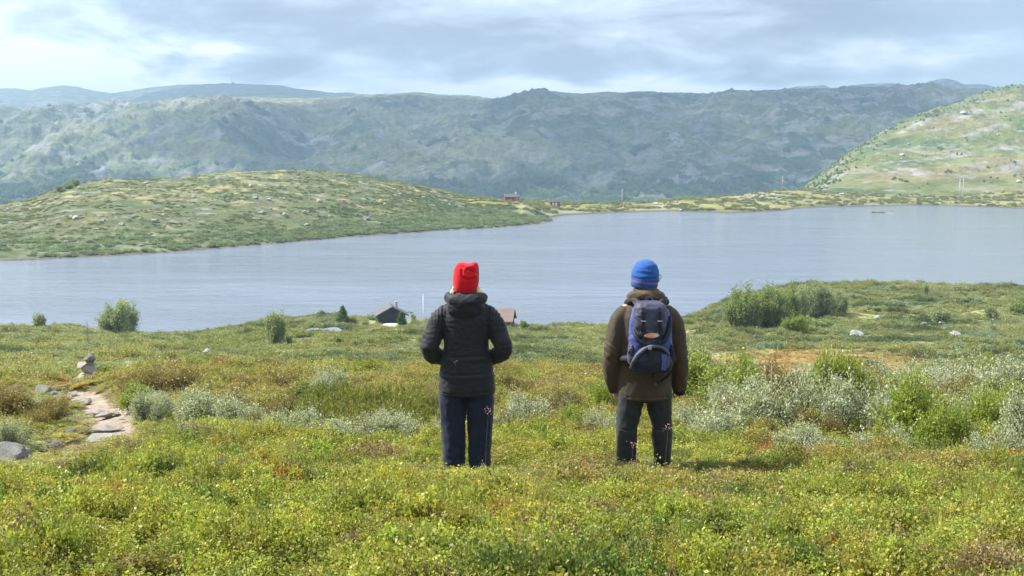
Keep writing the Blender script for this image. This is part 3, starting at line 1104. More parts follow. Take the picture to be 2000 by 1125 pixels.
CLEAR = [(*hit(a, b, 3, 30)[:2], r_) for a, b, r_ in [(640, 812, 1.0), (720, 815, 1.0), (800, 820, 1.0), (18, 918, .8), (172, 752, .9), (88, 772, .8), (110, 778, .7), (140, 772, .6), (28, 898, .75), (60, 914, .8), (12, 890, .6), (95, 912, .4), (136, 856, .35), (110, 876, .45), (2, 1085, .25), (200, 848, .7), (195, 812, .7), (165, 790, .7), (255, 722, .9)]]
PX_, PY_, DN = [], [], []
for (a, b, dn, sc_) in [(1.8, 3.2, 150, .85), (3.2, 6.5, 185, .90), (6.5, 10, 140, 1.0), (10, 15, 85, 1.25), (15, 20, 52, 1.5), (20, 27, 34, 1.8)]:
    x, y = sample_band(a, b, dn)
    PX_.append(x); PY_.append(y); DN.append(np.full(len(x), sc_))
X = np.concatenate(PX_); Y = np.concatenate(PY_); sc0 = np.concatenate(DN)
Z = zland(X, Y)
pd = path_dist(X, Y)
keep = pd + .08 * fbm(X / .5, Y / .5, 2, 5) > .36
# bare spots with pale moss
MOSS = [hit(*q, 4, 12)[:2] for q in [(1180, 958), (1275, 966), (1250, 1128), (1415, 1092)]]
for (mx, my) in MOSS:
    keep &= (np.hypot((X - mx), (Y - my) * .8) + .07 * fbm(X / .15, Y / .15, 2, 6)) > .20
X, Y, Z, sc0 = X[keep], Y[keep], Z[keep], sc0[keep]
tint = landcol(X, Y, Z)
n = len(X)
tint *= rng.uniform(.70, 1.25, (n, 1)) * (1 + rng.normal(size=(n, 3)) * .07)
red = (fbm(X / .4, Y / .4, 2, 131) > .50) & (rng.random(n) < .16)
tint[red] = C_(.38, .19, .07) * rng.uniform(.7, 1.3, (red.sum(), 1))
red2 = rng.random(n) < .006
tint[red2] = C_(.46, .15, .05)
brn = (fbm(X / .8, Y / .8, 3, 141) > .30) & (rng.random(n) < .35) | (rng.random(n) < .05)
tint[brn] = C_(.30, .21, .14) * rng.uniform(.6, 1.2, (brn.sum(), 1))
pid = np.clip((fbm(X / .9, Y / .9, 3, 151) * 4 + 2.5 + rng.normal(size=n) * .8).astype(int), 0, 4)
pid[brn & (rng.random(n) < .6)] = 5
pid[rng.random(n) < .025] = 6
pid[rng.random(n) < .06] = 5
hv = (1 + 1.5 * fbm(X / .55, Y / .55, 3, 161) + .18 * rng.normal(size=n)) * (.25 + .75 * smooth(.35, 1.7, pd[keep]))
for (qx, qy) in [((912.5 - 1000) / F * 9.50, 9.2), ((1255.5 - 1000) / F * 9.34, 9.05)]:
    hv *= .42 + .58 * smooth(.4, 1.5, np.hypot(X - qx, (Y - qy + .3) * .8))
for (qx, qy, qr) in CLEAR:
    hv *= .25 + .75 * smooth(.5, 1.6, np.hypot(X - qx, (Y - qy + qr * .6) * .7) / qr)
sc = np.stack([sc0 * rng.uniform(.8, 1.25, n), sc0 * rng.uniform(.8, 1.25, n), np.sqrt(sc0) * np.clip(hv, .22, 1.9) * np.where(sc0 < .81, .72, .9)], 1)
scatter('heath_cover', np.stack([X, Y, Z - .01], 1), near_protos, pid, sc, tint, .18)

# coarser tufts for the slope down to the lake
mid_protos = []
for k in range(4):
    g = shrub_geo(16, .42, .5, [6, 7, 5, 6][k], [.085, .10, .075, .09][k], [.055, .065, .05, .06][k], .5, 3, 1, .006, .08, .2)
    mid_protos.append(proto('low_bush', plant_mesh('low_bush', *g, M['cover'])))
mid_protos.append(proto('grass', plain_leafmesh('grass', *grass_geo(60, .36, .35, .022), M['cover'])))
X, Y = [], []
for a, b, dn in [(36, 60, 5.5), (60, 90, 4.2), (90, 130, 3.0), (130, 215, 1.7)]:
    x, y = sample_band(a, b, dn, 1.15, 6.0); X.append(x); Y.append(y)
X = np.concatenate(X); Y = np.concatenate(Y); Z = zland(X, Y)
px, row = proj(X, Y, Z)
orange = np.maximum(ell(px, row, 1560, 712, 230, 27), ell(px, row, 1800, 739, 420, 9))
inpond = np.zeros(len(X), bool)
for (a, b, rx, ry, zp) in PONDS:
    inpond |= ((X - a) / rx) ** 2 + ((Y - b + 2.5) / (ry + 2.5)) ** 2 < 2.4
incab = np.zeros(len(X), bool)
for (a, b) in [(764, 633), (985, 640)]:
    hx_, hy_, _ = hit(a, b, 120, 170)
    incab |= (np.abs(X - hx_) < 4.0) & (Y > hy_ - 9) & (Y < hy_ + 8)
keep = (Z > .12) & ~incab & ~inpond & ((orange < .4) | (rng.random(len(X)) < .75))
X, Y, Z, orange = X[keep], Y[keep], Z[keep], orange[keep]
n = len(X)
tint = landcol(X, Y, Z) * rng.uniform(.82, 1.15, (n, 1))
cl = fbm(X / 6, Y / 4.5, 3, 171)
grassy = (orange > .3) | (cl < -.05)
pid = rng.integers(0, 4, n); pid[grassy & (rng.random(n) < .9)] = 4
hs = np.clip(1 + 2.2 * cl, .35, 2.2) * (1 - .5 * (orange > .3))
base_s = np.interp(Y, [36, 90, 200], [.75, 1.1, 1.5])
wil = (fbm(X / 9, Y / 6, 3, 181) > .28) & ~(orange > .3)
tint[wil] = C_(.24, .29, .19) * rng.uniform(.8, 1.2, (wil.sum(), 1))
sc = np.stack([base_s * rng.uniform(.8, 1.3, n), base_s * rng.uniform(.8, 1.3, n), base_s * hs * rng.uniform(.55, 1.0, n) * .75], 1)
scatter('heath_cover', np.stack([X, Y, Z - .03], 1), mid_protos, pid, sc, tint, .12)

# low scrub on the hill across the water and along the far shore
g1 = [shrub_geo(12, .8, .9, 5, .28, .2, .5, 2, 1, .01, .16, .2) for _ in range(3)]
far_protos = [proto('scrub', plant_mesh('scrub', *g, M['cover'])) for g in g1]


def sheet_points(G, n, cond):
    X, Y, Z = G
    i = rng.integers(0, X.shape[0] - 1, n); j = rng.integers(0, X.shape[1] - 1, n)
    u = rng.random(n); v = rng.random(n)
    bl = lambda A: (A[i, j] * (1 - u) * (1 - v) + A[i + 1, j] * u * (1 - v) + A[i, j + 1] * (1 - u) * v + A[i + 1, j + 1] * u * v)
    x, y, z = bl(X), bl(Y), bl(Z)
    px, row = proj(x, y, z)
    ok = cond(x, y, z, px, row)
    return x[ok], y[ok], z[ok], px[ok], row[ok]


x, y, z, px, row = sheet_points(HG, 130000, lambda x, y, z, px, row: (z > .25) & (px > -150) & (fbm(x / 12, y / 12, 3, 241) * .6 + fbm(x / 3.5, y / 3.5, 2, 243) * .6 - .08 + .32 * (1 - smooth(.5, 5, z)) * smooth(-200, 700, px) + .25 * smooth(500, 900, px) > .06))
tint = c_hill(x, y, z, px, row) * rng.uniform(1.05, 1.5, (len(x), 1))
lowm = (z < 4) & (rng.random(len(x)) < .55)
tint[lowm] = C_(.22, .27, .17) * rng.uniform(.8, 1.2, (lowm.sum(), 1))
s1 = rng.uniform(.25, .65, len(x)) * (1 + .5 * (z < 3))
scatter('hill_scrub', np.stack([x, y, z - .1], 1), far_protos, rng.integers(0, 3, len(x)), np.stack([s1 * 1.3, s1 * 1.3, s1 * .8], 1), tint, .1)
x, y, z, px, row = sheet_points(FG, 30000, lambda x, y, z, px, row: (z > .4) & (px < 2150) & (fbm(x / 16, y / 9, 3, 341) > .05))
tint = lerp(c_far(x, y, z, px, row), C_(.16, .19, .07) + np.zeros((len(x), 3)), .5 + 0 * x) * rng.uniform(.8, 1.35, (len(x), 1))
s1 = rng.uniform(.5, 1.3, len(x))
scatter('shore_scrub', np.stack([x, y, z - .1], 1), far_protos, rng.integers(0, 3, len(x)), np.stack([s1 * 1.3, s1 * 1.3, s1 * .8], 1), tint, .1)

# birch wood on the valley sides
wood_protos = []
for k in range(3):
    g = shrub_geo(14, 5.5, 2.3, 7, .95, .7, .25, 3, 1, .07, .35, .35)
    wood_protos.append(proto('birch', plant_mesh('birch', *g, M['cover'])))
def wcond(x, y, z, px, row):
    d = 1.2 * fbm(x / 70, y / 60, 4, 541) + .75 * smooth(300, 392, row) - .60 + .10 * smooth(1000, 0, px)
    return (px > -200) & (px < 2100) & (y < 2300) & (d > 0)
x, y, z, px, row = sheet_points(MG, 260000, wcond)
print('wood', len(x))
tint = lerp(C_(.080, .135, .045) + np.zeros((len(x), 3)), C_(.19, .25, .08), smooth(-.2, .4, fbm(x / 60, y / 60, 3, 551))) * rng.uniform(.75, 1.25, (len(x), 1))
s1 = rng.uniform(.7, 1.5, len(x))
scatter('birch_wood', np.stack([x, y, z - .4], 1), wood_protos, rng.integers(0, 3, len(x)), np.stack([s1 * 1.2, s1 * 1.2, s1], 1), tint, .05)


def wcond2(x, y, z, px, row):
    edge = np.interp(row, [170, 220, 270, 320, 370, 400], [2000, 1830, 1725, 1660, 1600, 1580])
    d = smooth(60, -10, px - edge) - .75 + .7 * fbm(x / 30, y / 30, 3, 561)
    return (px < 2200) & ((d > 0) | (fbm(x / 22, y / 22, 3, 571) > .36))
x, y, z, px, row = sheet_points(RG, 16000, wcond2)
tint = lerp(C_(.15, .20, .07) + np.zeros((len(x), 3)), C_(.25, .30, .11), rng.random(len(x)))
s1 = rng.uniform(.15, .36, len(x))
scatter('birch_wood', np.stack([x, y, z - .3], 1), wood_protos, rng.integers(0, 3, len(x)), np.stack([s1 * 1.1, s1 * 1.1, s1], 1), tint, .05)


# ------------------------------------------------------------------ rocks
def ico(sub=3):
    import bmesh
    bm = bmesh.new(); bmesh.ops.create_icosphere(bm, subdivisions=sub, radius=1)
    V_ = np.array([v.co[:] for v in bm.verts]); Fq = np.array([[v.index for v in f.verts] for f in bm.faces]); bm.free()
    return V_, Fq


IV, IF = ico(4)


def rock_mesh(seed, flat=.7, ang=.32, mat='rock', rough=.06):
    r_ = np.random.default_rng(seed)
    V_ = IV.copy()
    # facets: cut by random planes
    for k in range(11):
        nrm = unit(r_.normal(size=3)); d = r_.uniform(.55, .88)
        h = V_ @ nrm - d
        V_ = V_ - np.maximum(h, 0)[:, None] * nrm * .92
    V_ = V_ * (1 + ang * noise3(V_, 1.1, seed)[:, None] + rough * noise3(V_, 4.5, seed + 3)[:, None])
    V_[:, 2] *= flat
    V_[:, 2] += .25 * flat
    me = mesh_np('rock', V_, IF, M[mat], True)
    return me


ROCKS = [rock_mesh(40 + k, [.75, .6, .85, .5, .68, .8][k]) for k in range(6)]
PSTONES = [rock_mesh(70 + k, [.35, .28, .45, .3][k], .25, 'rockwarm', .04) for k in range(4)]


def rock(px, row, wpx, label, k=0, fn=None, y0=30, y1=245, group=None, name='boulder', meshes=None, asp=1.0, cat='boulder', sink=-.25, zs=1.0):
    x, y, z = hit(px, row, y0, y1, fn) if fn is None else hit(px, row, y0, y1, fn)
    r_ = wpx / 2 / F * y * (1.35 if y < 230 else .8)
    o = link(name, (meshes or ROCKS)[k % len(meshes or ROCKS)], None, (x, y, z - sink * r_ * .5), (0, 0, random.random() * 6.28))
    o.scale = (r_, r_ * asp, r_ * zs)
    return tag(o, label, cat, group)


for a in [
    (1675, 660, 24, 'pale angular boulder in the grass right of the willow thicket', 0),
    (1715, 647, 11, 'small pale boulder just right of and above the large angular boulder', 1),
    (1765, 637, 9, 'small white stone left of the round shrub on the right slope', 2),
    (1865, 656, 18, 'low grey boulder with a pointed top on the far right slope', 3),
    (1802, 609, 8, 'small white stone beside the left edge of the round shrub', 4),
    (1843, 634, 16, 'flat white stone at the right foot of the round shrub', 3),
    (1805, 638, 16, 'dull brownish flat stone below the round shrub', 3),
    (1715, 625, 12, 'dark brown flat stone above the pale boulders on the right', 5),
    (1892, 637, 5, 'tiny pale stone right of the flat white stone', 1),
    (1940, 632, 14, 'pale stone by the bare sandy patch at the right edge', 0),
    (1968, 628, 10, 'grey stone at the end of the bare sandy patch', 2),
    (405, 696, 22, 'white topped boulder in pale grass above the yellow bog', 0),
    (206, 689, 20, 'rounded light grey boulder behind the cairn', 3),
    (310, 694, 10, 'small grey stone between the two larger meadow boulders', 1),
    (262, 674, 9, 'small stone far down the left slope', 3),
    (140, 680, 14, 'flat pale stone in the grass left of the rounded boulder', 3),
    (255, 718, 26, 'low flat rock right of the cairn at the heath edge', 3),
    (280, 716, 14, 'small flat rock at the right end of the heath edge rocks', 3),
    (706, 705, 15, 'lilac grey pointed rock in the slope left of the woman', 2),
    (694, 708, 12, 'dark low rock touching the lilac grey pointed rock', 1),
    (66, 640, 12, 'grey rock at the left foot of the pale lakeside bush', 1),
    (82, 641, 22, 'pale flat rock under the pale lakeside bush', 3),
    (1414, 588, 16, 'dark shore rock at the tip of the willow headland', 3),
]:
    rock(*a[:4], k=a[4], group='stones on the slope above the lake')

cx_, cy_, cz_ = hit(172, 752, 14, 26)
CAIRN = [(0, 0, .0, .30, 'broad pale stone at the bottom of the cairn'), (-.16, .02, -.02, .19, 'small pale stone leaning on the left foot of the cairn'),
         (.02, .02, .16, .21, 'second stone of the cairn resting on the broad bottom one'), (-.02, 0, .28, .20, 'third stone of the cairn, tilted'), (.05, .01, .40, .15, 'dark grey block on top of the cairn'), (.24, .05, -.02, .20, 'pinkish stone at the right foot of the cairn'), (-.05, -.16, -.04, .20, 'flat stone in front of the cairn')]
for i, (ax, ay, az_, r_, lb) in enumerate(CAIRN):
    o = link('cairn_stone', [*PSTONES, ROCKS[2], ROCKS[0]][[0, 1, 2, 3, 4, 5, 1][i]], None, (cx_ + ax * 1.2, cy_ + ay, cz_ + az_ * 1.12 + .10), (.1 * (i % 2), .08, i * 1.3))
    r_ *= 1.0
    o.scale = (r_, r_ * .9, r_ * [1.5, 1.5, 1.6, 1.5, .85, .7, 1.4][i])
    tag(o, lb, 'stone', 'stones of the cairn')

for a in [
    (88, 768, 42, 'pale rounded boulder left of the path top', 0, 1),
    (106, 776, 34, 'blue grey boulder next to the pale rounded one at the path top', 4, 1),
    (70, 766, 18, 'brownish small stone at the left end of the path top boulders', 1, 0),
    (142, 768, 20, 'small white stone at the right of the path top boulders', 3, 0),
    (138, 779, 18, 'low stone touching the path where it begins', 1, 0),
    (160, 785, 44, 'pale flat slab across the start of the path', 0, 0),
    (190, 806, 40, 'cream rounded step stone in the middle of the path', 1, 0),
    (204, 812, 26, 'small tan stone right of the cream step stone', 2, 0),
    (222, 806, 22, 'upright grey stone on the right edge of the path', 3, 0),
    (206, 838, 58, 'broad grey slab lying across the path', 1, 0),
    (208, 856, 60, 'cream slab below the broad grey one', 3, 0),
    (188, 862, 34, 'pinkish stone at the left of the cream slab', 2, 0),
    (136, 851, 30, 'grey green stone in the heath beside the path', 2, 1),
    (110, 872, 34, 'brown grey stone between path and left corner rocks', 4, 1),
    (240, 818, 16, 'little stone in the heather right of the path', 1, 0),
    (28, 893, 76, 'large blue grey boulder at the left edge of the picture', 0, 1),
    (12, 884, 40, 'dark stone behind the large blue grey boulder', 2, 1),
    (60, 907, 44, 'pinkish flat rock right below the large blue grey boulder', 0, 0),
    (18, 908, 40, 'tan slab at the left edge under the large boulder', 1, 0),
    (90, 908, 22, 'small rock at the right end of the corner rocks', 3, 0),
    (-2, 1078, 40, 'grey rock cut by the left edge near the bottom', 0, 1),
    (1238, 1078, 0, '', 0, 0),
]:
    if a[2]:
        rock(a[0], a[1], a[2], a[3], k=a[4], y0=3, y1=30, name='path_stone' if not a[5] else 'boulder', meshes=ROCKS if a[5] else PSTONES, asp=.8,
             cat='boulder' if a[5] else 'stone', group='stones along the trodden path', zs=.75 if a[5] else .9, sink=.1)

HR = [(150, 428, 22, 'white boulder with pale patch below it on the left of the far hill'), (302, 434, 22, 'large pale round boulder low on the far hill'), (238, 440, 15, 'dark boulder left of the large pale round one'),
      (286, 358, 15, 'dark boulder on the skyline dip of the far hill'), (110, 389, 14, 'dark flat boulder high on the left shoulder of the far hill'), (378, 386, 14, 'dark boulder in the middle upper slope of the far hill'),
      (498, 388, 14, 'dark boulder left of a twin in the upper far hill'), (525, 391, 14, 'dark twin boulder on the upper far hill'), (490, 364, 12, 'small dark boulder under the crest of the far hill'),
      (512, 416, 16, 'pale boulder left of centre on the far hill'), (556, 420, 16, 'pale boulder next to a dark gully on the far hill'), (596, 415, 12, 'dark boulder right of the pale pair'),
      (582, 348, 10, 'tiny boulder at the summit of the far hill'), (716, 429, 22, 'widest pale rock pile low on the right of the far hill'), (624, 395, 16, 'pale boulder in the bare patch below the summit'),
      (600, 440, 14, 'pale boulder above the shore scrub of the far hill'), (752, 400, 12, 'pale boulder on the shaded flank'), (772, 383, 12, 'pale boulder near the bare right crest of the far hill'),
      (15, 412, 16, 'pale pink boulder at the left edge of the far hill'), (276, 480, 14, 'dark shore boulder near the left waterline'), (130, 473, 10, 'small boulder above the left waterline'), (352, 442, 10, 'small grey boulder right of the large pale round one')]
for i, (a, b, w, lb) in enumerate(HR):
    rock(a, b, w, lb, k=i, fn=z_hill, y0=245, y1=600, group='boulders on the far hill', name='boulder', zs=.85)
nr = 0
while nr < 75:
    a = rng.uniform(0, 980); b = rng.uniform(345, 490)
    top = np.interp(a, HC_PX, HC_ROW) + 5; bot = np.interp(a, HS_PX, HS_ROW) - 6
    if top < b < bot:
        rock(a, b, rng.choice([3.5, 4.5, 5.5, 7, 9]), 'small grey stone scattered on the heath of the far hill', k=nr, fn=z_hill, y0=245, y1=650, group='small stones on the far hill', name='stone', cat='stone')
        nr += 1
FR = [(1282, 400, 16, 'grey rock heap on the far shore right of the first power pole'), (1300, 402, 10, 'small rock beside the grey heap on the far shore'), (1470, 385, 18, 'white rocks at the left end of the long far shore heap'),
      (1490, 387, 16, 'white rock in the middle of the long far shore heap'), (1510, 390, 14, 'white rock at the right end of the long far shore heap'), (1644, 381, 16, 'dark rock on the far shore under the green mountain'),
      (1552, 412, 7, 'dark rock at the tip of the far point'), (1705, 401, 9, 'dark rock at the waterline in the far bay'), (1160, 411, 6, 'small rock on the far waterline below the cabins'),
      (1330, 412, 12, 'pale rock on the far waterline'), (1218, 407, 9, 'pale rock below the first power pole')]
for i, (a, b, w, lb) in enumerate(FR):
    rock(a, b, w, lb, k=i + 2, fn=z_far, y0=430, y1=800, group='rocks on the far shore', zs=.8)
for i in range(60):
    a = rng.uniform(1620, 2000); b = rng.uniform(np.interp(a, RC_PX, RC_ROW) + 12, 374)
    rock(a, b, rng.choice([4, 5, 6, 8]), 'pale block lying on the green mountain side', k=i, fn=z_right, y0=600, y1=1300, group='pale blocks on the green mountain side', name='rock', cat='rock', zs=.7)
for (a, b, w, lb) in [(1762, 304, 14, 'dark boulder standing out in the middle of the green mountain side'), (1882, 222, 16, 'big pale crag high on the green mountain side'), (1990, 356, 16, 'grey crag low at the right edge of the green mountain side')]:
    rock(a, b, w, lb, k=2, fn=z_right, y0=600, y1=1300, name='crag', cat='rock', zs=.8)

# the flat islets in the lake
for (px, row, w, lb, zs) in [(1725, 414.5, 48, 'flat grassy islet in the far bay', .05), (793, 611, 26, 'small rocky islet just behind the black cabin', .14)]:
    Y0 = CAMZ / float(tanrow(row)); d = ray(px, row)
    V_ = IV.copy(); V_ = V_ * (1 + .25 * noise3(V_, 1.4, 9)[:, None]); V_[:, 2] = np.clip(V_[:, 2], -.4, .7)
    me = mesh_np('islet', V_, IF, M['far'])
    C0 = np.where((V_[:, 2] > .25)[:, None], C_(.16, .17, .06), C_(.30, .28, .25)); setcol(me, C0)
    at = me.attributes.new('Rock', 'FLOAT', 'POINT')
    o = link('islet', me, None, (d[0] * Y0, Y0, 0), None)
    r_ = w / 2 / F * Y0
    o.scale = (r_, r_ * .5, r_ * zs * 2)
    tag(o, lb, 'islet')

# ------------------------------------------------------------------ bushes that stand by themselves
def bush_variants(name, mat, n, *a, **k):
    ms = []
    for i in range(n):
        g = shrub_geo(*a, **k)
        me = plant_mesh(name, g[0], g[1], mat)
        ms.append(me)
    return ms


B = {
    'silver': bush_variants('silver_willow', M['silver'], 5, 84, .55, .52, 15, .034, .0145, spread=.6, sub=6, thick=.007, jitter=.028, lowleaf=.35, lobes=6),
    'bright': bush_variants('green_willow', M['bright'], 4, 80, .60, .55, 16, .036, .021, spread=.55, sub=6, thick=.009, jitter=.032, lowleaf=.35, lobes=6),
    'birch': bush_variants('dwarf_birch', M['birch'], 4, 84, .45, .50, 16, .022, .019, spread=.6, sub=6, thick=.006, jitter=.028, lowleaf=.3, lobes=6),
    'green': bush_variants('bush', M['green'], 3, 44, 1.0, .8, 12, .11, .075, spread=.45, sub=6, thick=.02, jitter=.07, lowleaf=.1, lobes=5),
    'grey': bush_variants('bush', M['greygreen'], 3, 44, 1.0, .75, 11, .10, .06, spread=.45, sub=6, thick=.02, jitter=.07, lowleaf=.1, lobes=5),
    'dry': bush_variants('dry_shrub', M['dry'], 2, 40, .45, .40, 1, .015, .008, spread=.5, sub=7, thick=.006, jitter=.02, lowleaf=.3),
}
# thicket willows: many upright stems with open feet
B['thicket'] = bush_variants('willow', M['green'], 4, 60, 4.2, 2.2, 24, .20, .13, spread=.35, sub=9, thick=.05, jitter=.20, lowleaf=.28, lobes=6)
B['thicketg'] = bush_variants('willow', M['greygreen'], 3, 60, 4.2, 2.2, 24, .20, .12, spread=.35, sub=9, thick=.05, jitter=.20, lowleaf=.30, lobes=6)


def juniper_mesh():
    vs, fs, svs, sfs = [], [], [], []
    P0, D0 = [], []
    A, Bq = [], []
    for i in range(34):
        b = np.array([rng.normal() * .30, rng.normal() * .25, 0]); lean = rng.normal(size=3) * .28; lean[2] = 1
        t = b + unit(lean) * rng.uniform(.26, .42)
        A.append(b); Bq.append(t)
        for j in range(46):
            q = .25 + .8 * rng.random(); c = b + (t - b) * q; r_ = .045 * (1.15 - q) * 1.6 + .014
            a = rng.random() * 6.28
            P0.append(c + np.array([math.cos(a) * r_, math.sin(a) * r_, 0])); D0.append(np.array([math.cos(a) * .8, math.sin(a) * .8, 1.0]))
    lf = leaf_quads(np.array(P0), np.array(D0), .044, .020)
    st = stem_quads(np.array(A), np.array(Bq), .006, .003)
    return plant_mesh('juniper', lf, st, M['juniper'])


B['juniper'] = [juniper_mesh() for _ in range(3)]


def spruce_thing(px, row, h, rad, label, y0=60):
    x, y, z = hit(px, row, y0)
    t = thing('spruce_tree', label, 'tree', (x, y, z))
    P0, D0, A, Bq = [], [], [], []
    nw = 15
    for i in range(nw):
        q = i / (nw - 1); zz_ = h * (.10 + .88 * q); rr = rad * (1 - q) ** .75 * rng.uniform(.85, 1.15) + .05
        for j in range(int(9 - 4 * q)):
            a = rng.random() * 6.28; e = np.array([math.cos(a) * rr, math.sin(a) * rr, rr * .35]); b = np.array([0, 0, zz_])
            A.append(b); Bq.append(b + e)
            for kq in range(26):
                tq = rng.random() ** .7
                P0.append(b + e * tq + rng.normal(size=3) * .10 * (1 - .3 * tq)); D0.append(e / rr + rng.normal(size=3) * .5 + np.array([0, 0, .4]))
    for kq in range(20):
        P0.append(np.array([0, 0, h * rng.uniform(.9, 1.03)]) + rng.normal(size=3) * .03); D0.append(np.array([0, 0, 1.]) + rng.normal(size=3) * .3)
    lf = leaf_quads(np.array(P0), np.array(D0), .20, .07)
    st = stem_quads(np.array(A), np.array(Bq), .02, .008)
    link('crown', plant_mesh('crown', lf, st, M['conifer']), t)
    V_, Fq = stem_quads(np.array([[0, 0, -.2], [0, 0, h * .5]]), np.array([[0, 0, h * .5], [0, 0, h]]), np.array([.09, .06]), np.array([.06, .01]))
    link('trunk', mesh_np('trunk', V_, Fq, M['bark']), t)
    return t


M['bark'] = plain('grey bark', (.14, .115, .09), .9, .3, 12)
cnt = {}


def bush(kind, px, row, wpx, hpx, label, name, group=None, cat='bush', y0=40, y1=245, dz=0, fn=None):
    x, y, z = hit(px, row, y0, y1, fn)
    ms = B[kind]; cnt[kind] = cnt.get(kind, 0) + 1
    me = ms[cnt[kind] % len(ms)]
    ref = {'silver': (.58, .55), 'bright': (.62, .62), 'birch': (.56, .46), 'green': (.95, 1.05), 'grey': (.9, 1.05), 'thicket': (2.4, 4.5), 'thicketg': (2.4, 4.5), 'dry': (.5, .5), 'juniper': (.5, .42)}[kind]
    sx = wpx / 2 / F * y / ref[0]; sz = hpx / F * y / ref[1]
    o = link(name, me, None, (x, y, z - .02 + dz), (0, 0, rng.random() * 6.28))
    o.scale = (sx, sx, sz)
    return tag(o, label, cat, group)


bush('thicketg', 224, 655, 62, 62, 'left half of the round grey green willow at the left lake edge', 'willow_bush', 'willow pair on the lake edge', y1=160)
bush('thicketg', 248, 655, 58, 64, 'right half of the round grey green willow at the left lake edge', 'willow_bush', 'willow pair on the lake edge', y1=160)
bush('grey', 78, 645, 34, 34, 'small pale bush on a rock at the far left lake edge', 'willow_bush')
bush('thicketg', 540, 682, 54, 72, 'slender grey green willow below the two little ponds', 'willow_bush')
bush('green', 563, 681, 24, 24, 'low dark bush at the right foot of the slender grey green willow', 'bush')
bush('green', 605, 640, 44, 12, 'low green bush left of the small spruce on the lake edge', 'bush')
bush('grey', 712, 635, 26, 8, 'flat grey green shrub left of the black cabin', 'bush')
bush('grey', 812, 640, 30, 18, 'pale willow shrub between the black cabin and the flagpole', 'bush')
bush('green', 808, 628, 12, 14, 'little green bush right behind the cabin spruce', 'bush')
bush('grey', 834, 632, 16, 12, 'small thin bush at the foot of the flagpole', 'bush')
bush('green', 1020, 640, 26, 14, 'dark low bush right of the brown roofed cabin', 'bush')
bush('green', 1045, 641, 40, 10, 'long flat bush between the woman and the open lake edge', 'bush')
bush('green', 668, 678, 46, 24, 'dark green bush in the slope below the small spruce', 'bush')
bush('green', 700, 682, 34, 18, 'low bush joined to the right of the dark green slope bush', 'bush')
bush('green', 758, 677, 48, 26, 'broad olive bush below the black cabin', 'bush')
bush('green', 788, 676, 34, 22, 'smaller olive bush right of the broad one below the cabin', 'bush')
bush('green', 815, 672, 30, 14, 'flat bush left of the elbow of the woman', 'bush')
spruce_thing(670, 634, 2.3, .85, 'small spruce on the lake edge left of the black cabin')
spruce_thing(784, 638, 1.8, .62, 'small spruce standing at the right corner of the black cabin')

TH = [(1442, 641, 62, 78), (1462, 646, 56, 76), (1488, 640, 66, 84), (1512, 642, 58, 78), (1535, 634, 56, 74), (1560, 628, 54, 66), (1585, 624, 50, 64), (1606, 620, 46, 58), (1630, 614, 40, 44), (1478, 626, 60, 60), (1450, 626, 50, 58), (1648, 612, 22, 34)]
TL = ['leftmost willow of the thicket on the headland', 'front willow at the left of the thicket', 'tallest willow of the thicket, behind the front one', 'dense willow in the middle of the thicket', 'willow behind the round yellow green shrub',
      'open crowned willow right of the middle of the thicket', 'grey green willow with bare stems in the thicket', 'second willow from the right end of the thicket', 'low willow at the right end of the thicket', 'willow at the back of the thicket', 'small willow at the back left of the thicket', 'thin last sapling right of the thicket']
for i, (a, b, w, h) in enumerate(TH):
    bush('thicketg' if i in (5, 6, 7, 8, 11) else 'thicket', a, b, w * 1.1, h, TL[i], 'willow_tree', 'willows of the headland thicket', cat='tree')
bush('bright', 1553, 650, 56, 32, 'round yellow green shrub in front of the willow thicket', 'shrub')
bush('grey', 1527, 655, 36, 14, 'low pale shrub left of the round yellow green shrub', 'shrub')
bush('green', 1590, 640, 90, 20, 'dark low bush in the shade behind the round shrub', 'shrub')
bush('grey', 1832, 632, 62, 34, 'round grey green shrub alone on the right slope', 'shrub')
bush('grey', 1808, 582, 14, 28, 'thin upright sapling near the skyline of the headland', 'sapling')
bush('grey', 1935, 628, 40, 32, 'pale feathery shrub near the right edge', 'shrub')
bush('green', 1990, 615, 50, 32, 'dark green bush cut by the right edge', 'shrub')
bush('dry', 1480, 668, 52, 20, 'grey brown dead shrub left of the bare patch', 'dry_shrub')
bush('dry', 1425, 655, 50, 10, 'flat grey dead shrub beyond the man', 'dry_shrub')
for (a, b, w, h, lb) in [(1668, 586, 40, 9, 'above the right end of the thicket'), (1730, 572, 34, 7, 'just under the skyline of the headland'), (1750, 600, 60, 9, 'left of the round shrub, upper one'), (1700, 607, 50, 7, 'between the thicket and the round shrub'), (1870, 570, 60, 9, 'under the skyline right of the thin sapling'), (1900, 592, 70, 9, 'above and right of the round shrub'), (1640, 575, 30, 6, 'behind the top right of the thicket'), (1870, 683, 60, 10, 'below the pointed boulder on the far right'), (1925, 690, 60, 12, 'second from the right edge above the bog'), (1985, 690, 50, 14, 'at the right edge above the bog'), (1780, 722, 40, 10, 'at the left of the row along the bog'), (1840, 720, 60, 12, 'second in the row along the bog'), (1900, 722, 60, 12, 'third in the row along the bog'), (1960, 722, 50, 12, 'at the right end of the row along the bog'), (1700, 716, 60, 10, 'at the tip of the bog hummock')]:
    bush('grey', a, b, w, h * 1.5, 'low silvery willow patch ' + lb, 'willow_patch', 'silvery willow patches on the right slope')
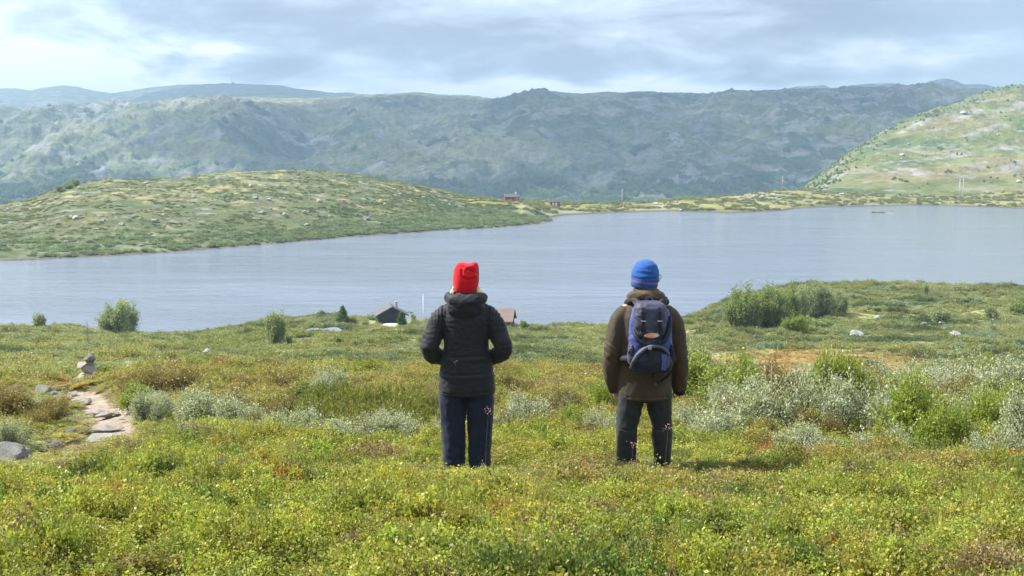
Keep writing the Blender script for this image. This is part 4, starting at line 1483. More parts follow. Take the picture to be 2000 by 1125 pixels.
# thin dead sapling on the left slope
x, y, z = hit(172, 676, 60)
t = thing('dead_sapling', 'thin bare sapling standing alone on the left slope', 'sapling', (x, y, z))
A = [[0, 0, 0], [0, 0, .9]]; Bq = [[.03, 0, .9], [0, 0, 2.1]]
for k in range(16):
    zz_ = .5 + k * .1; a = rng.random() * 6.28
    A.append([.01, 0, zz_]); Bq.append([.01 + .28 * math.cos(a) * (1 - k / 20), .28 * math.sin(a), zz_ + .16])
A[1] = [.03, 0, .9]
V_, Fq = stem_quads(np.array(A, float), np.array(Bq, float), np.array([.04, .03] + [.015] * 16), np.array([.03, .01] + [.006] * 16))
link('trunk', mesh_np('trunk', V_, Fq, M['bark']), t)
for (a, b, w, h, lb) in [(118, 372, 22, 12, 'leftmost tree clump on the left shoulder of the far hill'), (133, 366, 20, 13, 'middle tree clump on the left shoulder of the far hill'), (148, 360, 16, 14, 'upper tree clump on the left shoulder of the far hill')]:
    o = bush('thicket', a, b + 3, w, h, lb, 'birch_tree', 'trees on the shoulder of the far hill', 'tree', 250, 600, fn=z_hill)

# ------------------------------------------------------------------ foreground shrubs behind the two walkers
FG_SHRUBS = [
    # kind, px, row of foot, width px, height px, label
    ('bright', 1370, 806, 150, 70, 'bright yellow green willow right beside the arm of the man'),
    ('bright', 1440, 800, 110, 62, 'bright willow between the man and the two pale stakes'),
    ('silver', 1400, 770, 100, 56, 'silver willow behind the bright one at the right of the man'),
    ('silver', 1345, 765, 70, 50, 'silver willow showing just behind the right arm of the man'),
    ('grey', 1366, 740, 46, 66, 'tall thin feathery willow rising behind the right shoulder of the man'),
    ('silver', 1465, 772, 90, 46, 'silver willow left of the two pale stakes'),
    ('birch', 1560, 812, 120, 62, 'brown dwarf birch with orange leaves right of the pale stakes'),
    ('birch', 1590, 806, 90, 52, 'dark dwarf birch joined to the right of the orange leaved one'),
    ('silver', 1590, 776, 90, 42, 'silver willow behind the brown dwarf birch'),
    ('bright', 1665, 822, 130, 88, 'tall yellow green willow, highest shrub of the right foreground'),
    ('bright', 1630, 800, 70, 64, 'yellow green willow leaning at the left of the tallest shrub'),
    ('dry', 1675, 822, 70, 40, 'bare purple brown twigs under the tallest yellow green willow'),
    ('silver', 1745, 785, 110, 46, 'silver willow right of the tallest yellow green shrub'),
    ('silver', 1820, 790, 120, 50, 'silver willow at the back of the right foreground'),
    ('silver', 1900, 796, 120, 56, 'broad silver willow near the right edge at the back'),
    ('silver', 1975, 800, 110, 60, 'silver willow at the right edge at the back'),
    ('silver', 1510, 858, 130, 80, 'large silver willow with grey twigs below the pale stakes'),
    ('silver', 1470, 830, 90, 56, 'silver willow at the left of the large silver one'),
    ('birch', 1440, 850, 100, 40, 'yellow brown dwarf birch in front of the bright willow'),
    ('silver', 1660, 866, 130, 78, 'large silver willow in the centre of the right foreground'),
    ('silver', 1720, 860, 90, 62, 'silver willow joined to the right of the central one'),
    ('bright', 1590, 866, 90, 46, 'low green willow between the two large silver willows'),
    ('dry', 1620, 870, 60, 50, 'grey bare twigs between the two large silver willows'),
    ('bright', 1795, 888, 150, 92, 'wide yellow green willow in front at the right'),
    ('bright', 1870, 905, 120, 80, 'yellow green willow in front, nearest of the right hand shrubs'),
    ('birch', 1760, 836, 90, 50, 'olive dwarf birch behind the wide yellow green willow'),
    ('dry', 1800, 892, 70, 42, 'grey twigs at the foot of the wide yellow green willow'),
    ('birch', 1840, 832, 130, 56, 'green brown dwarf birch in the right middle'),
    ('bright', 1930, 860, 120, 64, 'light green willow behind the nearest right shrub'),
    ('silver', 1985, 905, 110, 90, 'silver willow cut by the right edge in front'),
    ('silver', 1930, 915, 80, 50, 'low silver willow at the foot of the right edge shrubs'),
    ('silver', 1730, 905, 110, 46, 'low silver willow in front of the wide yellow green one'),
    ('silver', 1560, 905, 110, 48, 'low silver willow in the front row right of the man'),
    ('green', 1620, 905, 80, 30, 'low dark green shrub in the front row right of the man'),
    ('birch', 1480, 895, 120, 40, 'low dwarf birch in the front row right of the man'),
    ('silver', 1385, 880, 120, 56, 'silver willow at knee height right of the man'),
    ('birch', 1400, 845, 110, 42, 'olive dwarf birch above the knee high silver willow'),
    ('silver', 1340, 850, 70, 40, 'small silver willow touching the right leg of the man'),
    ('silver', 1170, 860, 80, 40, 'silver willow left of the left leg of the man'),
    ('bright', 1120, 850, 80, 44, 'green willow midway between the two walkers'),
    ('silver', 1020, 845, 110, 56, 'silver willow right of the legs of the woman'),
    ('dry', 1000, 850, 70, 46, 'grey twigs right of the legs of the woman'),
    ('birch', 1090, 818, 130, 40, 'brown green dwarf birch between the walkers'),
    ('bright', 1180, 808, 80, 46, 'green willow behind the left hand of the man'),
    ('silver', 1085, 880, 80, 26, 'low silver willow in front between the walkers'),
    ('silver', 645, 782, 90, 46, 'silver willow at the top left of the juniper patch'),
    ('dry', 672, 762, 60, 30, 'grey dead shrub on the crest left of the woman'),
    ('dry', 650, 770, 50, 26, 'grey dead twigs left of the crest shrub'),
    ('silver', 600, 862, 110, 50, 'silver willow below the juniper patch'),
    ('silver', 690, 868, 130, 46, 'silver willow with bare twigs under the junipers'),
    ('silver', 770, 862, 120, 44, 'silver willow left of the legs of the woman'),
    ('dry', 730, 868, 90, 50, 'bare grey twigs under the junipers'),
    ('silver', 530, 864, 90, 42, 'silver willow left of the one below the junipers'),
    ('silver', 420, 826, 130, 48, 'long silver willow in the left heath'),
    ('silver', 375, 822, 80, 46, 'silver willow at the left end of the long one'),
    ('silver', 470, 838, 90, 38, 'silver willow at the right end of the long one'),
    ('silver', 290, 822, 80, 44, 'silver willow immediately right of the path'),
    ('silver', 310, 808, 60, 38, 'small silver willow beside the path willow'),
    ('silver', 385, 866, 90, 34, 'low silver willow in the lower left heath'),
    ('silver', 490, 876, 90, 28, 'low silver willow below the long one'),
    ('silver', 70, 812, 60, 30, 'small silver willow in the heath left of the path'),
    ('silver', 25, 870, 70, 40, 'silver willow above the corner boulder'),
    ('birch', 85, 832, 100, 34, 'dark dwarf birch hugging the left side of the path'),
    ('birch', 40, 815, 120, 44, 'dwarf birch left of the path at the left edge'),
    ('birch', 112, 812, 60, 30, 'dwarf birch at the bend of the path'),
    ('birch', 262, 768, 100, 34, 'dwarf birch mound right of the cairn'),
    ('bright', 262, 792, 80, 34, 'green shrub at the right edge of the upper path'),
    ('birch', 330, 768, 130, 40, 'dwarf birch mound on the left crest'),
    ('birch', 580, 770, 110, 34, 'dark dwarf birch on the crest left of the dead shrub'),
    ('bright', 330, 915, 90, 30, 'dark glossy shrub in the lower left heath'),
    ('birch', 860, 812, 90, 40, 'dwarf birch behind the left leg of the woman'),
    ('birch', 1010, 780, 110, 40, 'dwarf birch on the crest right of the woman'),
]
for (k, a, b, w, h, lb) in FG_SHRUBS:
    nm = {'silver': 'silver_willow', 'bright': 'green_willow', 'birch': 'dwarf_birch', 'dry': 'dry_shrub', 'green': 'green_shrub', 'grey': 'feathery_willow'}[k]
    bush(k, a, b + 6, w * (1.5 if a > 1330 else 1.3), h * (1.65 if a > 1330 else 1.45), lb, nm, 'shrubs in the foreground heath', 'shrub', 8, 30)
JP = [(590, 800), (630, 790), (660, 800), (700, 790), (740, 795), (780, 800), (815, 805), (850, 812), (640, 815), (690, 820), (760, 822), (820, 832), (865, 800), (600, 822)]
JL = ['leftmost juniper tuft of the patch left of the woman', 'second juniper from the left in the back row of the patch', 'juniper right below the grey dead shrub on the crest', 'juniper in the back row near the middle of the patch', 'juniper at the very middle of the patch', 'juniper in the back row right of the middle', 'juniper in the back row closer to the woman', 'juniper just left of the trousers of the woman', 'juniper in the front row at the left of the patch', 'juniper in the front row above the bare grey twigs', 'juniper in the front row right of the bare grey twigs', 'lowest juniper in the front row near the woman', 'juniper partly behind the trousers of the woman', 'small juniper at the left front corner of the patch']
for i, (a, b) in enumerate(JP):
    bush('juniper', a, b + 8, 92, 52 + (i % 3) * 8, JL[i], 'juniper', 'juniper tufts left of the woman', 'juniper', 8, 30)
# extra silver and green shrubs filling the belt on the right, alike to the eye
for i in range(54):
    a = rng.uniform(1380, 2090); b = rng.uniform(775, 880)
    bush(['silver', 'silver', 'birch', 'bright'][i % 4], a, b, rng.uniform(110, 160), rng.uniform(54, 84), ['silvery low willow among the many filling the belt at the right', 'silvery low willow among the many filling the belt at the right', 'brownish low dwarf birch among the many shrubs filling the belt at the right', 'leaf green low willow among the many filling the belt at the right'][i % 4], 'low_willow', ['silvery low willows of the right belt', 'silvery low willows of the right belt', 'dwarf birches of the right belt', 'green low willows of the right belt'][i % 4], 'shrub', 8, 30)
for i in range(14):
    a = rng.uniform(330, 1100); b = rng.uniform(790, 880)
    bush(['silver', 'birch'][i % 2], a, b, rng.uniform(80, 110), rng.uniform(32, 48), ['small silvery shrub dotted over the heath behind the woman', 'small brownish shrub dotted over the heath behind the woman'][i % 2], 'low_shrub', ['small silvery shrubs behind the woman', 'small brownish shrubs behind the woman'][i % 2], 'shrub', 8, 30)

# pale stakes, seed heads and orange grass blades
M['stake'] = plain('weathered birch stake', (.52, .44, .38), .8, .3, 30)
M['stem'] = plain('dry stem', (.40, .26, .17), .8, .2, 30)
M['pink'] = plain('pink seed head', (.52, .32, .30), .8, .25, 60)
M['purple'] = plain('faded fireweed', (.42, .26, .36), .8, .25, 60)


def stalk(px, foot, top, y0, y1, label, name, cat, mat, seed=None, lean=0, r_=.004, group=None, nseed=60, sp=.03, sl=.012):
    x, y, z = hit(px, foot, y0, y1)
    zt = CAMZ + ray(px, top)[2] * y
    h = zt - z
    t = thing(name, label, cat, (x, y, z), 0, group)
    N_ = 6
    p_ = np.array([[lean * h * (k / N_) ** 2, 0, h * k / N_] for k in range(N_ + 1)])
    V_, Fq = stem_quads(p_[:-1], p_[1:], np.linspace(r_, r_ * .5, N_), np.linspace(r_ * .9, r_ * .4, N_))
    link('stem', mesh_np('stem', V_, Fq, mat), t)
    if seed:
        c = p_[-1] + np.stack([rng.normal(size=nseed) * sp, rng.normal(size=nseed) * sp, rng.normal(size=nseed) * sp], 1)
        V_, Fq = leaf_quads(c, rng.normal(size=(nseed, 3)), sl, sl * .6)
        link('seed_head', mesh_np('seed_head', V_, Fq, seed, False), t)
    return t


stalk(1497, 815, 700, 8, 24, 'left pale stake with a reddish tip among the right hand shrubs', 'stake', 'stake', M['stake'], None, -.05, .021, 'pair of pale stakes')
stalk(1506, 818, 698, 8, 24, 'right pale stake with a reddish tip among the right hand shrubs', 'stake', 'stake', M['stake'], None, -.02, .021, 'pair of pale stakes')
SEEDS = [(948, 930, 801, 'dry grass stalk with pink seed head in front of the right leg of the woman'), (1232, 950, 868, 'dry grass stalk with pink seed head in front of the left leg of the man'),
         (1298, 950, 834, 'dry grass stalk with pink seed head in front of the right leg of the man'), (1235, 950, 908, 'short grass stalk with seed head by the left boot of the man'), (938, 950, 910, 'short pink grass stalk by the right foot of the woman')]
for (a, b, c, lb) in SEEDS:
    stalk(a, b, c, 7.5, 8.8, lb, 'grass_stalk', 'grass stalk', M['stem'], M['pink'], .05, .0009, 'grass stalks in front of the walkers', 30, .018, .010)
for (a, b, c, lb) in [(1680, 780, 722, 'faded fireweed spike above the tallest yellow green willow'), (1972, 800, 726, 'faded purple fireweed spike at the right edge'), (1850, 790, 733, 'faded fireweed spike in the back belt'), (1893, 790, 728, 'taller faded fireweed spike in the back belt'), (1835, 790, 725, 'thin fireweed spike left of the back belt pair')]:
    stalk(a, b, c, 14, 24, lb, 'fireweed', 'flower', M['stem'], M['purple'], .03, .004, 'fireweed spikes', 50, .035, .03)
for i, (a, b, c) in enumerate([(1557, 1125, 1085), (1572, 1128, 1078), (1525, 1120, 1060), (1590, 1125, 1095), (1735, 1100, 1085), (1310, 965, 905), (1545, 1118, 1068)]):
    stalk(a, b, c, 3, 9, ['orange grass blade at the bottom, second of a loose tuft', 'tallest orange grass blade of the loose tuft', 'brown grass blade left of the orange tuft', 'orange grass blade at the right of the loose tuft', 'lone brown blade in the lower right heath', 'reddish bent grass blade by the right boot of the man', 'thin orange blade at the left of the loose tuft'][i], 'sedge', 'sedge', M['stem'], None, [-.4, -.3, -.5, .2, -.3, -.8, -.4][i], .003, 'orange sedge blades')

# ------------------------------------------------------------------ pale moss cushions
M['moss'] = plain('pale moss', (.55, .47, .20), .95, .3, 9, .02, 40)
for i, (px, row, w, lb) in enumerate([(1180, 958, 80, 'pale yellow moss cushion in front of the man, left one'), (1275, 968, 60, 'yellow moss cushion in front of the man, right one'), (1250, 1128, 70, 'moss cushion at the bottom edge'), (1415, 1092, 60, 'moss cushion in the lower right heath')]):
    x, y, z = hit(px, row, 4, 12)
    V_ = IV * (1 + .22 * noise3(IV, 2.2, i)[:, None] + .06 * noise3(IV, 9, i)[:, None])
    o = link('moss_cushion', mesh_np('moss_cushion', V_, IF, M['moss']), None, (x, y, z))
    r_ = w / 2 / F * y
    o.scale = (r_, r_ * 1.3, r_ * .7)
    tag(o, lb, 'moss', 'moss cushions')


# ------------------------------------------------------------------ boxes and simple solids
def prism(outline, y0, y1):
    """outline in xz, extruded along y"""
    n = len(outline)
    V_ = [(a, y0, b) for a, b in outline] + [(a, y1, b) for a, b in outline]
    Fq = [list(range(n)), list(range(2 * n - 1, n - 1, -1))] + [[i, i + n, (i + 1) % n + n, (i + 1) % n] for i in range(n)]
    return V_, Fq


def boxv(x0, x1, y0, y1, z0, z1):
    return prism([(x0, z0), (x1, z0), (x1, z1), (x0, z1)], y0, y1)


def join(*parts):
    V_, Fq = [], []
    for v, f in parts:
        o = len(V_); V_ += [tuple(map(float, q)) for q in v]; Fq += [[int(i) + o for i in g] for g in f]
    return V_, Fq


def solid(name, vf, mat, parent=None, bevel=0.0, smooth_=False):
    import bmesh
    me = bpy.data.meshes.new(name)
    me.from_pydata(vf[0], [], vf[1])
    bm = bmesh.new(); bm.from_mesh(me)
    bmesh.ops.recalc_face_normals(bm, faces=bm.faces)
    if bevel:
        bmesh.ops.bevel(bm, geom=list(bm.edges), offset=bevel, segments=2, affect='EDGES', clamp_overlap=True)
    bm.to_mesh(me); bm.free()
    if smooth_:
        me.polygons.foreach_set('use_smooth', np.ones(len(me.polygons), bool))
    me.materials.append(mat)
    return link(name, me, parent)


M['blackwood'] = plain('black stained boards', (.030, .038, .042), .75, .3, 3, .01, 6, stretch=(6, 6, .3))
M['rooffelt'] = plain('pale grey roofing', (.10, .105, .115), .7, .15, 2)
M['brownroof'] = plain('weathered red brown roofing', (.20, .145, .125), .85, .15, 2, stretch=(.5, .5, 4))
M['darkwood'] = plain('dark brown boards', (.075, .055, .045), .8, .3, 3, stretch=(6, 6, .3))
M['red'] = plain('falu red boards', (.33, .035, .035), .8, .15, 2)
M['white'] = plain('white paint', (.80, .80, .80), .6, .04, 3)
M['glass'] = plain('dark window glass', (.03, .04, .05), .1, .05, 2, spec=.8)
M['pole'] = plain('weathered timber pole', (.34, .30, .26), .85, .2, 4)
M['steel'] = plain('galvanised steel', (.45, .46, .48), .5, .1, 4)


def cabin(loc, rz, w, L, hw, hr, mw, mr, label, name='cabin', over=.35, door=None, windows=(), chimney=True, trim=None, eave_step=0.0):
    t = thing(name, label, 'cabin', loc, rz)
    solid('wall', prism([(-w / 2, -.5), (w / 2, -.5), (w / 2, hw), (0, hr), (-w / 2, hw)], 0, L), mw, t)
    sl = (hr - hw) / (w / 2)
    th = .14
    for s_ in (-1, 1):
        e = w / 2 + over
        ol = [(0, hr + .01), (s_ * e, hr + .01 - sl * e), (s_ * e, hr + .01 - sl * e + th), (0, hr + .01 + th)]
        solid('roof', prism(ol, -over, L + over), mr, t)
    for s_ in (-1, 1):
        e = w / 2 + over
        ol = [(s_ * .02, hr - .03), (s_ * e, hr - .03 - sl * e), (s_ * e, hr + .12 - sl * e), (s_ * .02, hr + .12)]
        solid('barge_board', prism(ol, -over - .05, -over - .003), trim or mr, t)
    if chimney:
        solid('chimney', boxv(w * .18, w * .18 + .35, L * .5, L * .5 + .35, hr - 1.0, hr + .55), M['steel'] if mw is M['blackwood'] else M['white'], t)
    for (wx, wz, ww, wh) in windows:
        f = solid('window', join(boxv(wx, wx + ww, -.04, -.003, wz, wz + wh)), M['white'], t)
        solid('pane', boxv(wx + .08, wx + ww - .08, -.055, -.042, wz + .08, wz + wh - .08), M['glass'], f)
    return t


x, y, z = hit(764, 633, 120, 170)
t = cabin((x + .1, y, z + .10), R(13), 3.7, 3.4, 1.2, 2.2, M['blackwood'], M['rooffelt'], 'black wooden cabin with pale grey gable roof at the lake edge', 'cabin', .42)
solid('foundation', join(boxv(-1.95, -1.5, -.12, -.03, -.45, -.02), boxv(-.2, 1.4, -.12, -.03, -.45, -.05)), M['white'], t)
# upturned boat on the grass in front of it
x2, y2, z2 = hit(767, 637, 110, 170)
Vb, Fb = [], []
nb_ = 14
for i in range(nb_):
    q = i / (nb_ - 1) * 2 - 1; hwid = .42 * (1 - abs(q) ** 2.6) + .02
    for j in range(9):
        a = math.pi * j / 8
        Vb.append((q * 1.25, -math.cos(a) * hwid, math.sin(a) * (.36 * (1 - .35 * q * q)) + .0))
for i in range(nb_ - 1):
    for j in range(8):
        Fb.append([i * 9 + j, i * 9 + j + 1, (i + 1) * 9 + j + 1, (i + 1) * 9 + j])
Fb += [[j for j in range(9)], [(nb_ - 1) * 9 + j for j in range(8, -1, -1)]]
o = solid('rowing_boat', (Vb, Fb), M['white'], None, 0, True)
o.location = (x2, y2, z2 + .02); o.rotation_euler = (0, 0, R(-6))
tag(o, 'low white hull shape lying on the grass against the black cabin', 'boat')

x, y, z = hit(980, 640, 110, 170)
t = thing('cabin', 'cabin with plain red brown roof half hidden behind the woman', 'cabin', (x - 1.0, y + 1.5, z - .25), R(-8))
solid('wall', prism([(0, -.5), (3.2, -.5), (3.2, 1.0), (1.6, 2.2), (0, 1.0)], -2.2, 1.4), M['darkwood'], t).rotation_euler = (0, 0, R(90))
for s_ in (0, 1):
    ol = [(1.6, 2.23), (-.35, .77), (-.35, .90), (1.6, 2.36)] if s_ == 0 else [(1.6, 2.23), (3.55, .77), (3.55, .90), (1.6, 2.36)]
    solid('roof', prism(ol, -2.5, 1.7), M['brownroof'], t).rotation_euler = (0, 0, R(90))
solid('window', boxv(-.6, .3, -.04, -.003, .05, .65), M['glass'], t)

x, y, z = hit(827, 643, 110, 170)
t = thing('flagpole', 'slim white flagpole between the black cabin and the woman', 'flagpole', (x, y, z))


def cyl(r0, r1, z0, z1, n=10, cx=0, cy=0):
    V_ = [(cx + r0 * math.cos(6.2832 * i / n), cy + r0 * math.sin(6.2832 * i / n), z0) for i in range(n)] + [(cx + r1 * math.cos(6.2832 * i / n), cy + r1 * math.sin(6.2832 * i / n), z1) for i in range(n)]
    return V_, [list(range(n))[::-1], list(range(n, 2 * n))] + [[i, (i + 1) % n, (i + 1) % n + n, i + n] for i in range(n)]


hp = CAMZ + ray(827, 577)[2] * y - z
solid('pole', cyl(.05, .03, -.2, hp), M['white'], t, 0, True)
solid('ball', join(*[cyl(.02 + .05 * math.sin(a), .02 + .05 * math.sin(a + .4), hp + .07 - .07 * math.cos(a), hp + .07 - .07 * math.cos(a + .4), 8) for a in np.arange(0, 2.9, .4)]), M['white'], t, 0, True)


def far_at(px, row):
    return hit(px, row, 470, 720, z_far)


x, y, z = far_at(1000, 397)
t = cabin((x - 2.7, y, z), R(0), 3.6, 6.0, 1.9, 2.9, M['red'], M['rooffelt'], 'red cabin with pale roof on the far shore, larger and left', 'cabin', .3, chimney=False)
t.rotation_euler = (0, 0, R(-80)); t.location = (x - 3.2, y + 2, z - .1)
solid('annexe', boxv(-.1, 1.8, 4.3, 5.6, -.4, 1.7), M['white'], t)
solid('chimney', boxv(-.2, .3, 4.6, 5.1, 2.4, 3.9), M['white'], t)
x, y, z = far_at(1084, 403)
t = thing('shed', 'small red shed with two white doors on the far shore', 'shed', (x, y, z), R(4))
solid('wall', boxv(-2.0, 2.0, 0, 2.4, -.4, 1.75), M['red'], t)
solid('roof', boxv(-2.25, 2.25, -.25, 2.7, 1.753, 1.95), M['rooffelt'], t)
for a in (-1.15, .15):
    solid('door', boxv(a, a + .75, -.06, -.003, -.1, 1.55), M['white'], t)

for (px, base, top, lb, k) in [(1215, 402, 369, 'power pole on the far shore right of the red shed', 0), (1528, 373, 343, 'taller power pole on the far shore before the dark mountain', 0), (1877, 389, 349, 'twin legged power pole in front of the green mountain side', 1)]:
    x, y, z = hit(px, base, 470, 900, (lambda a, b: np.maximum(z_far(a, b), z_right(a, b))) if px > 1600 else z_far)
    ht = CAMZ + ray(px, top)[2] * y - z
    t = thing('power_pole', lb, 'power pole', (x, y, z), 0, 'power poles across the lake')
    if k == 0:
        solid('pole', cyl(.26, .20, -1, ht), M['pole'], t, 0, True)
        solid('crossarm', boxv(-.7, .7, -.33, -.21, ht - .8, ht - .6), M['pole'], t)
    else:
        for a in (-.9, .9):
            solid('pole', cyl(.22, .18, -1, ht, cx=a), M['steel'], t, 0, True)
        solid('crossarm', boxv(-2.0, 2.0, -.33, -.21, ht - 1.2, ht - .9), M['pole'], t)
        solid('brace', prism([(-.9, 1.5), (-.75, 1.5), (.9, ht - 2), (.75, ht - 2)], -.3, -.21), M['pole'], t)
# mast on the far summit
d = ray(453, 163); Ym = 4385
zt = float(z_back(d[0] * Ym, Ym)); zt = max(zt, CAMZ + ray(453, 165)[2] * Ym)
t = thing('radio_mast', 'thin radio mast with a hut on the far left summit', 'mast', (d[0] * Ym, Ym, zt))
mh = CAMZ + ray(453, 141)[2] * Ym - zt
Vm = [cyl(.9, .8, -10, mh, 6)]
for k in range(5):
    Vm.append(boxv(-1.5, 1.5, -.9, .9, mh * (.2 + .18 * k), mh * (.2 + .18 * k) + .8))
solid('mast', join(*Vm), M['steel'], t)
solid('hut', prism([(1.5, -8), (11, -8), (11, 4), (6, 6), (1.5, 4)], -4, 4), M['darkwood'], t)


# ------------------------------------------------------------------ people
def loft(rings, n=36, p=2.4):
    """rings: (cx, cy, z, rx, ry)"""
    V_, Fq = [], []
    a = np.linspace(0, 2 * math.pi, n, endpoint=False)
    ca, sa = np.cos(a), np.sin(a)
    ca = np.sign(ca) * np.abs(ca) ** (2 / p); sa = np.sign(sa) * np.abs(sa) ** (2 / p)
    for (cx, cy, z, rx, ry) in rings:
        V_ += [(cx + rx * c, cy + ry * s_, z) for c, s_ in zip(ca, sa)]
    m_ = len(rings)
    for i in range(m_ - 1):
        for j in range(n):
            Fq.append([i * n + j, i * n + (j + 1) % n, (i + 1) * n + (j + 1) % n, (i + 1) * n + j])
    Fq += [list(range(n))[::-1], [(m_ - 1) * n + j for j in range(n)]]
    return V_, Fq


def tube(path, radii, n=20, sub=4, flat=1.0):
    """rounded tube through the points; radii one per point"""
    P0 = np.array(path, float); r0 = np.array(radii, float)
    # Catmull-Rom
    Q, rr = [], []
    for i in range(len(P0) - 1):
        a = P0[max(i - 1, 0)]; b = P0[i]; c = P0[i + 1]; d_ = P0[min(i + 2, len(P0) - 1)]
        for k in range(sub):
            t = k / sub
            Q.append(.5 * ((2 * b) + (-a + c) * t + (2 * a - 5 * b + 4 * c - d_) * t * t + (-a + 3 * b - 3 * c + d_) * t ** 3))
            rr.append(r0[i] + (r0[i + 1] - r0[i]) * t)
    Q.append(P0[-1]); rr.append(r0[-1])
    Q = np.array(Q); rr = np.array(rr)
    T = unit(np.gradient(Q, axis=0))
    # end caps as extra shrinking rings
    e0 = [Q[0] - T[0] * rr[0] * k for k in (.85, .5)]; e1 = [Q[-1] + T[-1] * rr[-1] * k for k in (.5, .85)]
    Q = np.vstack([e0, Q, e1]); T = np.vstack([T[:1], T[:1], T, T[-1:], T[-1:]]); rr = np.concatenate([[rr[0] * .5, rr[0] * .86], rr, [rr[-1] * .86, rr[-1] * .5]])
    up = np.array([0, 1.0, 0]) if abs(T[0][1]) < .9 else np.array([1.0, 0, 0])
    V_, Fq = [], []
    s1 = unit(np.cross(T[0], up))
    for i in range(len(Q)):
        s1 = unit(s1 - T[i] * (s1 @ T[i])); s2 = np.cross(T[i], s1)
        for k in range(n):
            a = 2 * math.pi * k / n
            V_.append(Q[i] + (s1 * math.cos(a) + s2 * math.sin(a) * flat) * rr[i])
    m_ = len(Q)
    for i in range(m_ - 1):
        for j in range(n):
            Fq.append([i * n + j, i * n + (j + 1) % n, (i + 1) * n + (j + 1) % n, (i + 1) * n + j])
    Fq += [list(range(n))[::-1], [(m_ - 1) * n + j for j in range(n)]]
    return V_, Fq


def ellip(c, r_, n=24):
    rings = []
    for k in range(1, 16):
        a = math.pi * k / 16
        rings.append((c[0], c[1], c[2] - r_[2] * math.cos(a), r_[0] * math.sin(a), r_[1] * math.sin(a)))
    return loft(rings, n, 2.0)


def fused(name, parts, mat, parent, voxel=.009, it=6, fold=None):
    """one continuous skin around overlapping solids, then pressed into folds"""
    import bmesh
    V_, Fq = join(*parts)
    me = bpy.data.meshes.new(name)
    me.from_pydata(V_, [], Fq)
    bm = bmesh.new(); bm.from_mesh(me); bmesh.ops.recalc_face_normals(bm, faces=bm.faces); bm.to_mesh(me); bm.free()
    tmp = bpy.data.objects.new('tmp', me)
    COL.objects.link(tmp)
    md = tmp.modifiers.new('r', 'REMESH'); md.mode = 'VOXEL'; md.voxel_size = voxel
    ms = tmp.modifiers.new('s', 'SMOOTH'); ms.factor = .5; ms.iterations = it
    dg = bpy.context.evaluated_depsgraph_get(); dg.update()
    ev = tmp.evaluated_get(dg)
    me2 = bpy.data.meshes.new_from_object(ev)
    bpy.data.objects.remove(tmp)
    me2.name = name
    n = len(me2.vertices)
    co = np.zeros(n * 3, np.float32); me2.vertices.foreach_get('co', co); co = co.reshape(-1, 3).astype(float)
    if fold:
        no = np.zeros(n * 3, np.float32); me2.vertices.foreach_get('normal', no); no = no.reshape(-1, 3)
        co = fold(co, no)
        me2.vertices.foreach_set('co', co.astype(np.float32).ravel())
    me2.polygons.foreach_set('use_smooth', np.ones(len(me2.polygons), bool))
    me2.materials.clear(); me2.materials.append(mat)
    me2.update()
    return link(name, me2, parent)


def rid3(P_, sx, sy, sz, seed):
    Q = P_ * np.array([sx, sy, sz])
    return 1 - 2.4 * np.abs(noise3(Q, 1.0, seed))


def hand(c, d, side, curl=.8):
    """palm, four bent fingers of different length and a thumb. d: along the hand, side: towards the thumb"""
    c = np.array(c, float); d = unit(np.array(d, float)); s_ = unit(np.array(side, float)); s_ = unit(s_ - d * (s_ @ d)); nrm = np.cross(d, s_)
    parts = [tube([c - d * .01, c + d * .045, c + d * .085], [.027, .034, .033], 14, 3, .55)]
    for k, (o_, ln) in enumerate(zip([.030, .010, -.010, -.029], [.072, .080, .075, .058])):
        b = c + d * .085 + s_ * o_
        p1 = b + d * ln * .45
        p2 = p1 + (d * math.cos(curl) + nrm * math.sin(curl)) * ln * .32
        p3 = p2 + (d * math.cos(curl * 1.9) + nrm * math.sin(curl * 1.9)) * ln * .28
        parts.append(tube([b - d * .02, b, p1, p2, p3], [.010, .0095, .009, .0085, .0075], 10, 3))
    b = c + d * .025 + s_ * .028
    parts.append(tube([b - s_ * .012, b + s_ * .018 + d * .012, b + s_ * .030 + d * .040, b + s_ * .026 + d * .062 + nrm * .01], [.013, .0115, .0105, .009], 10, 3))
    return parts


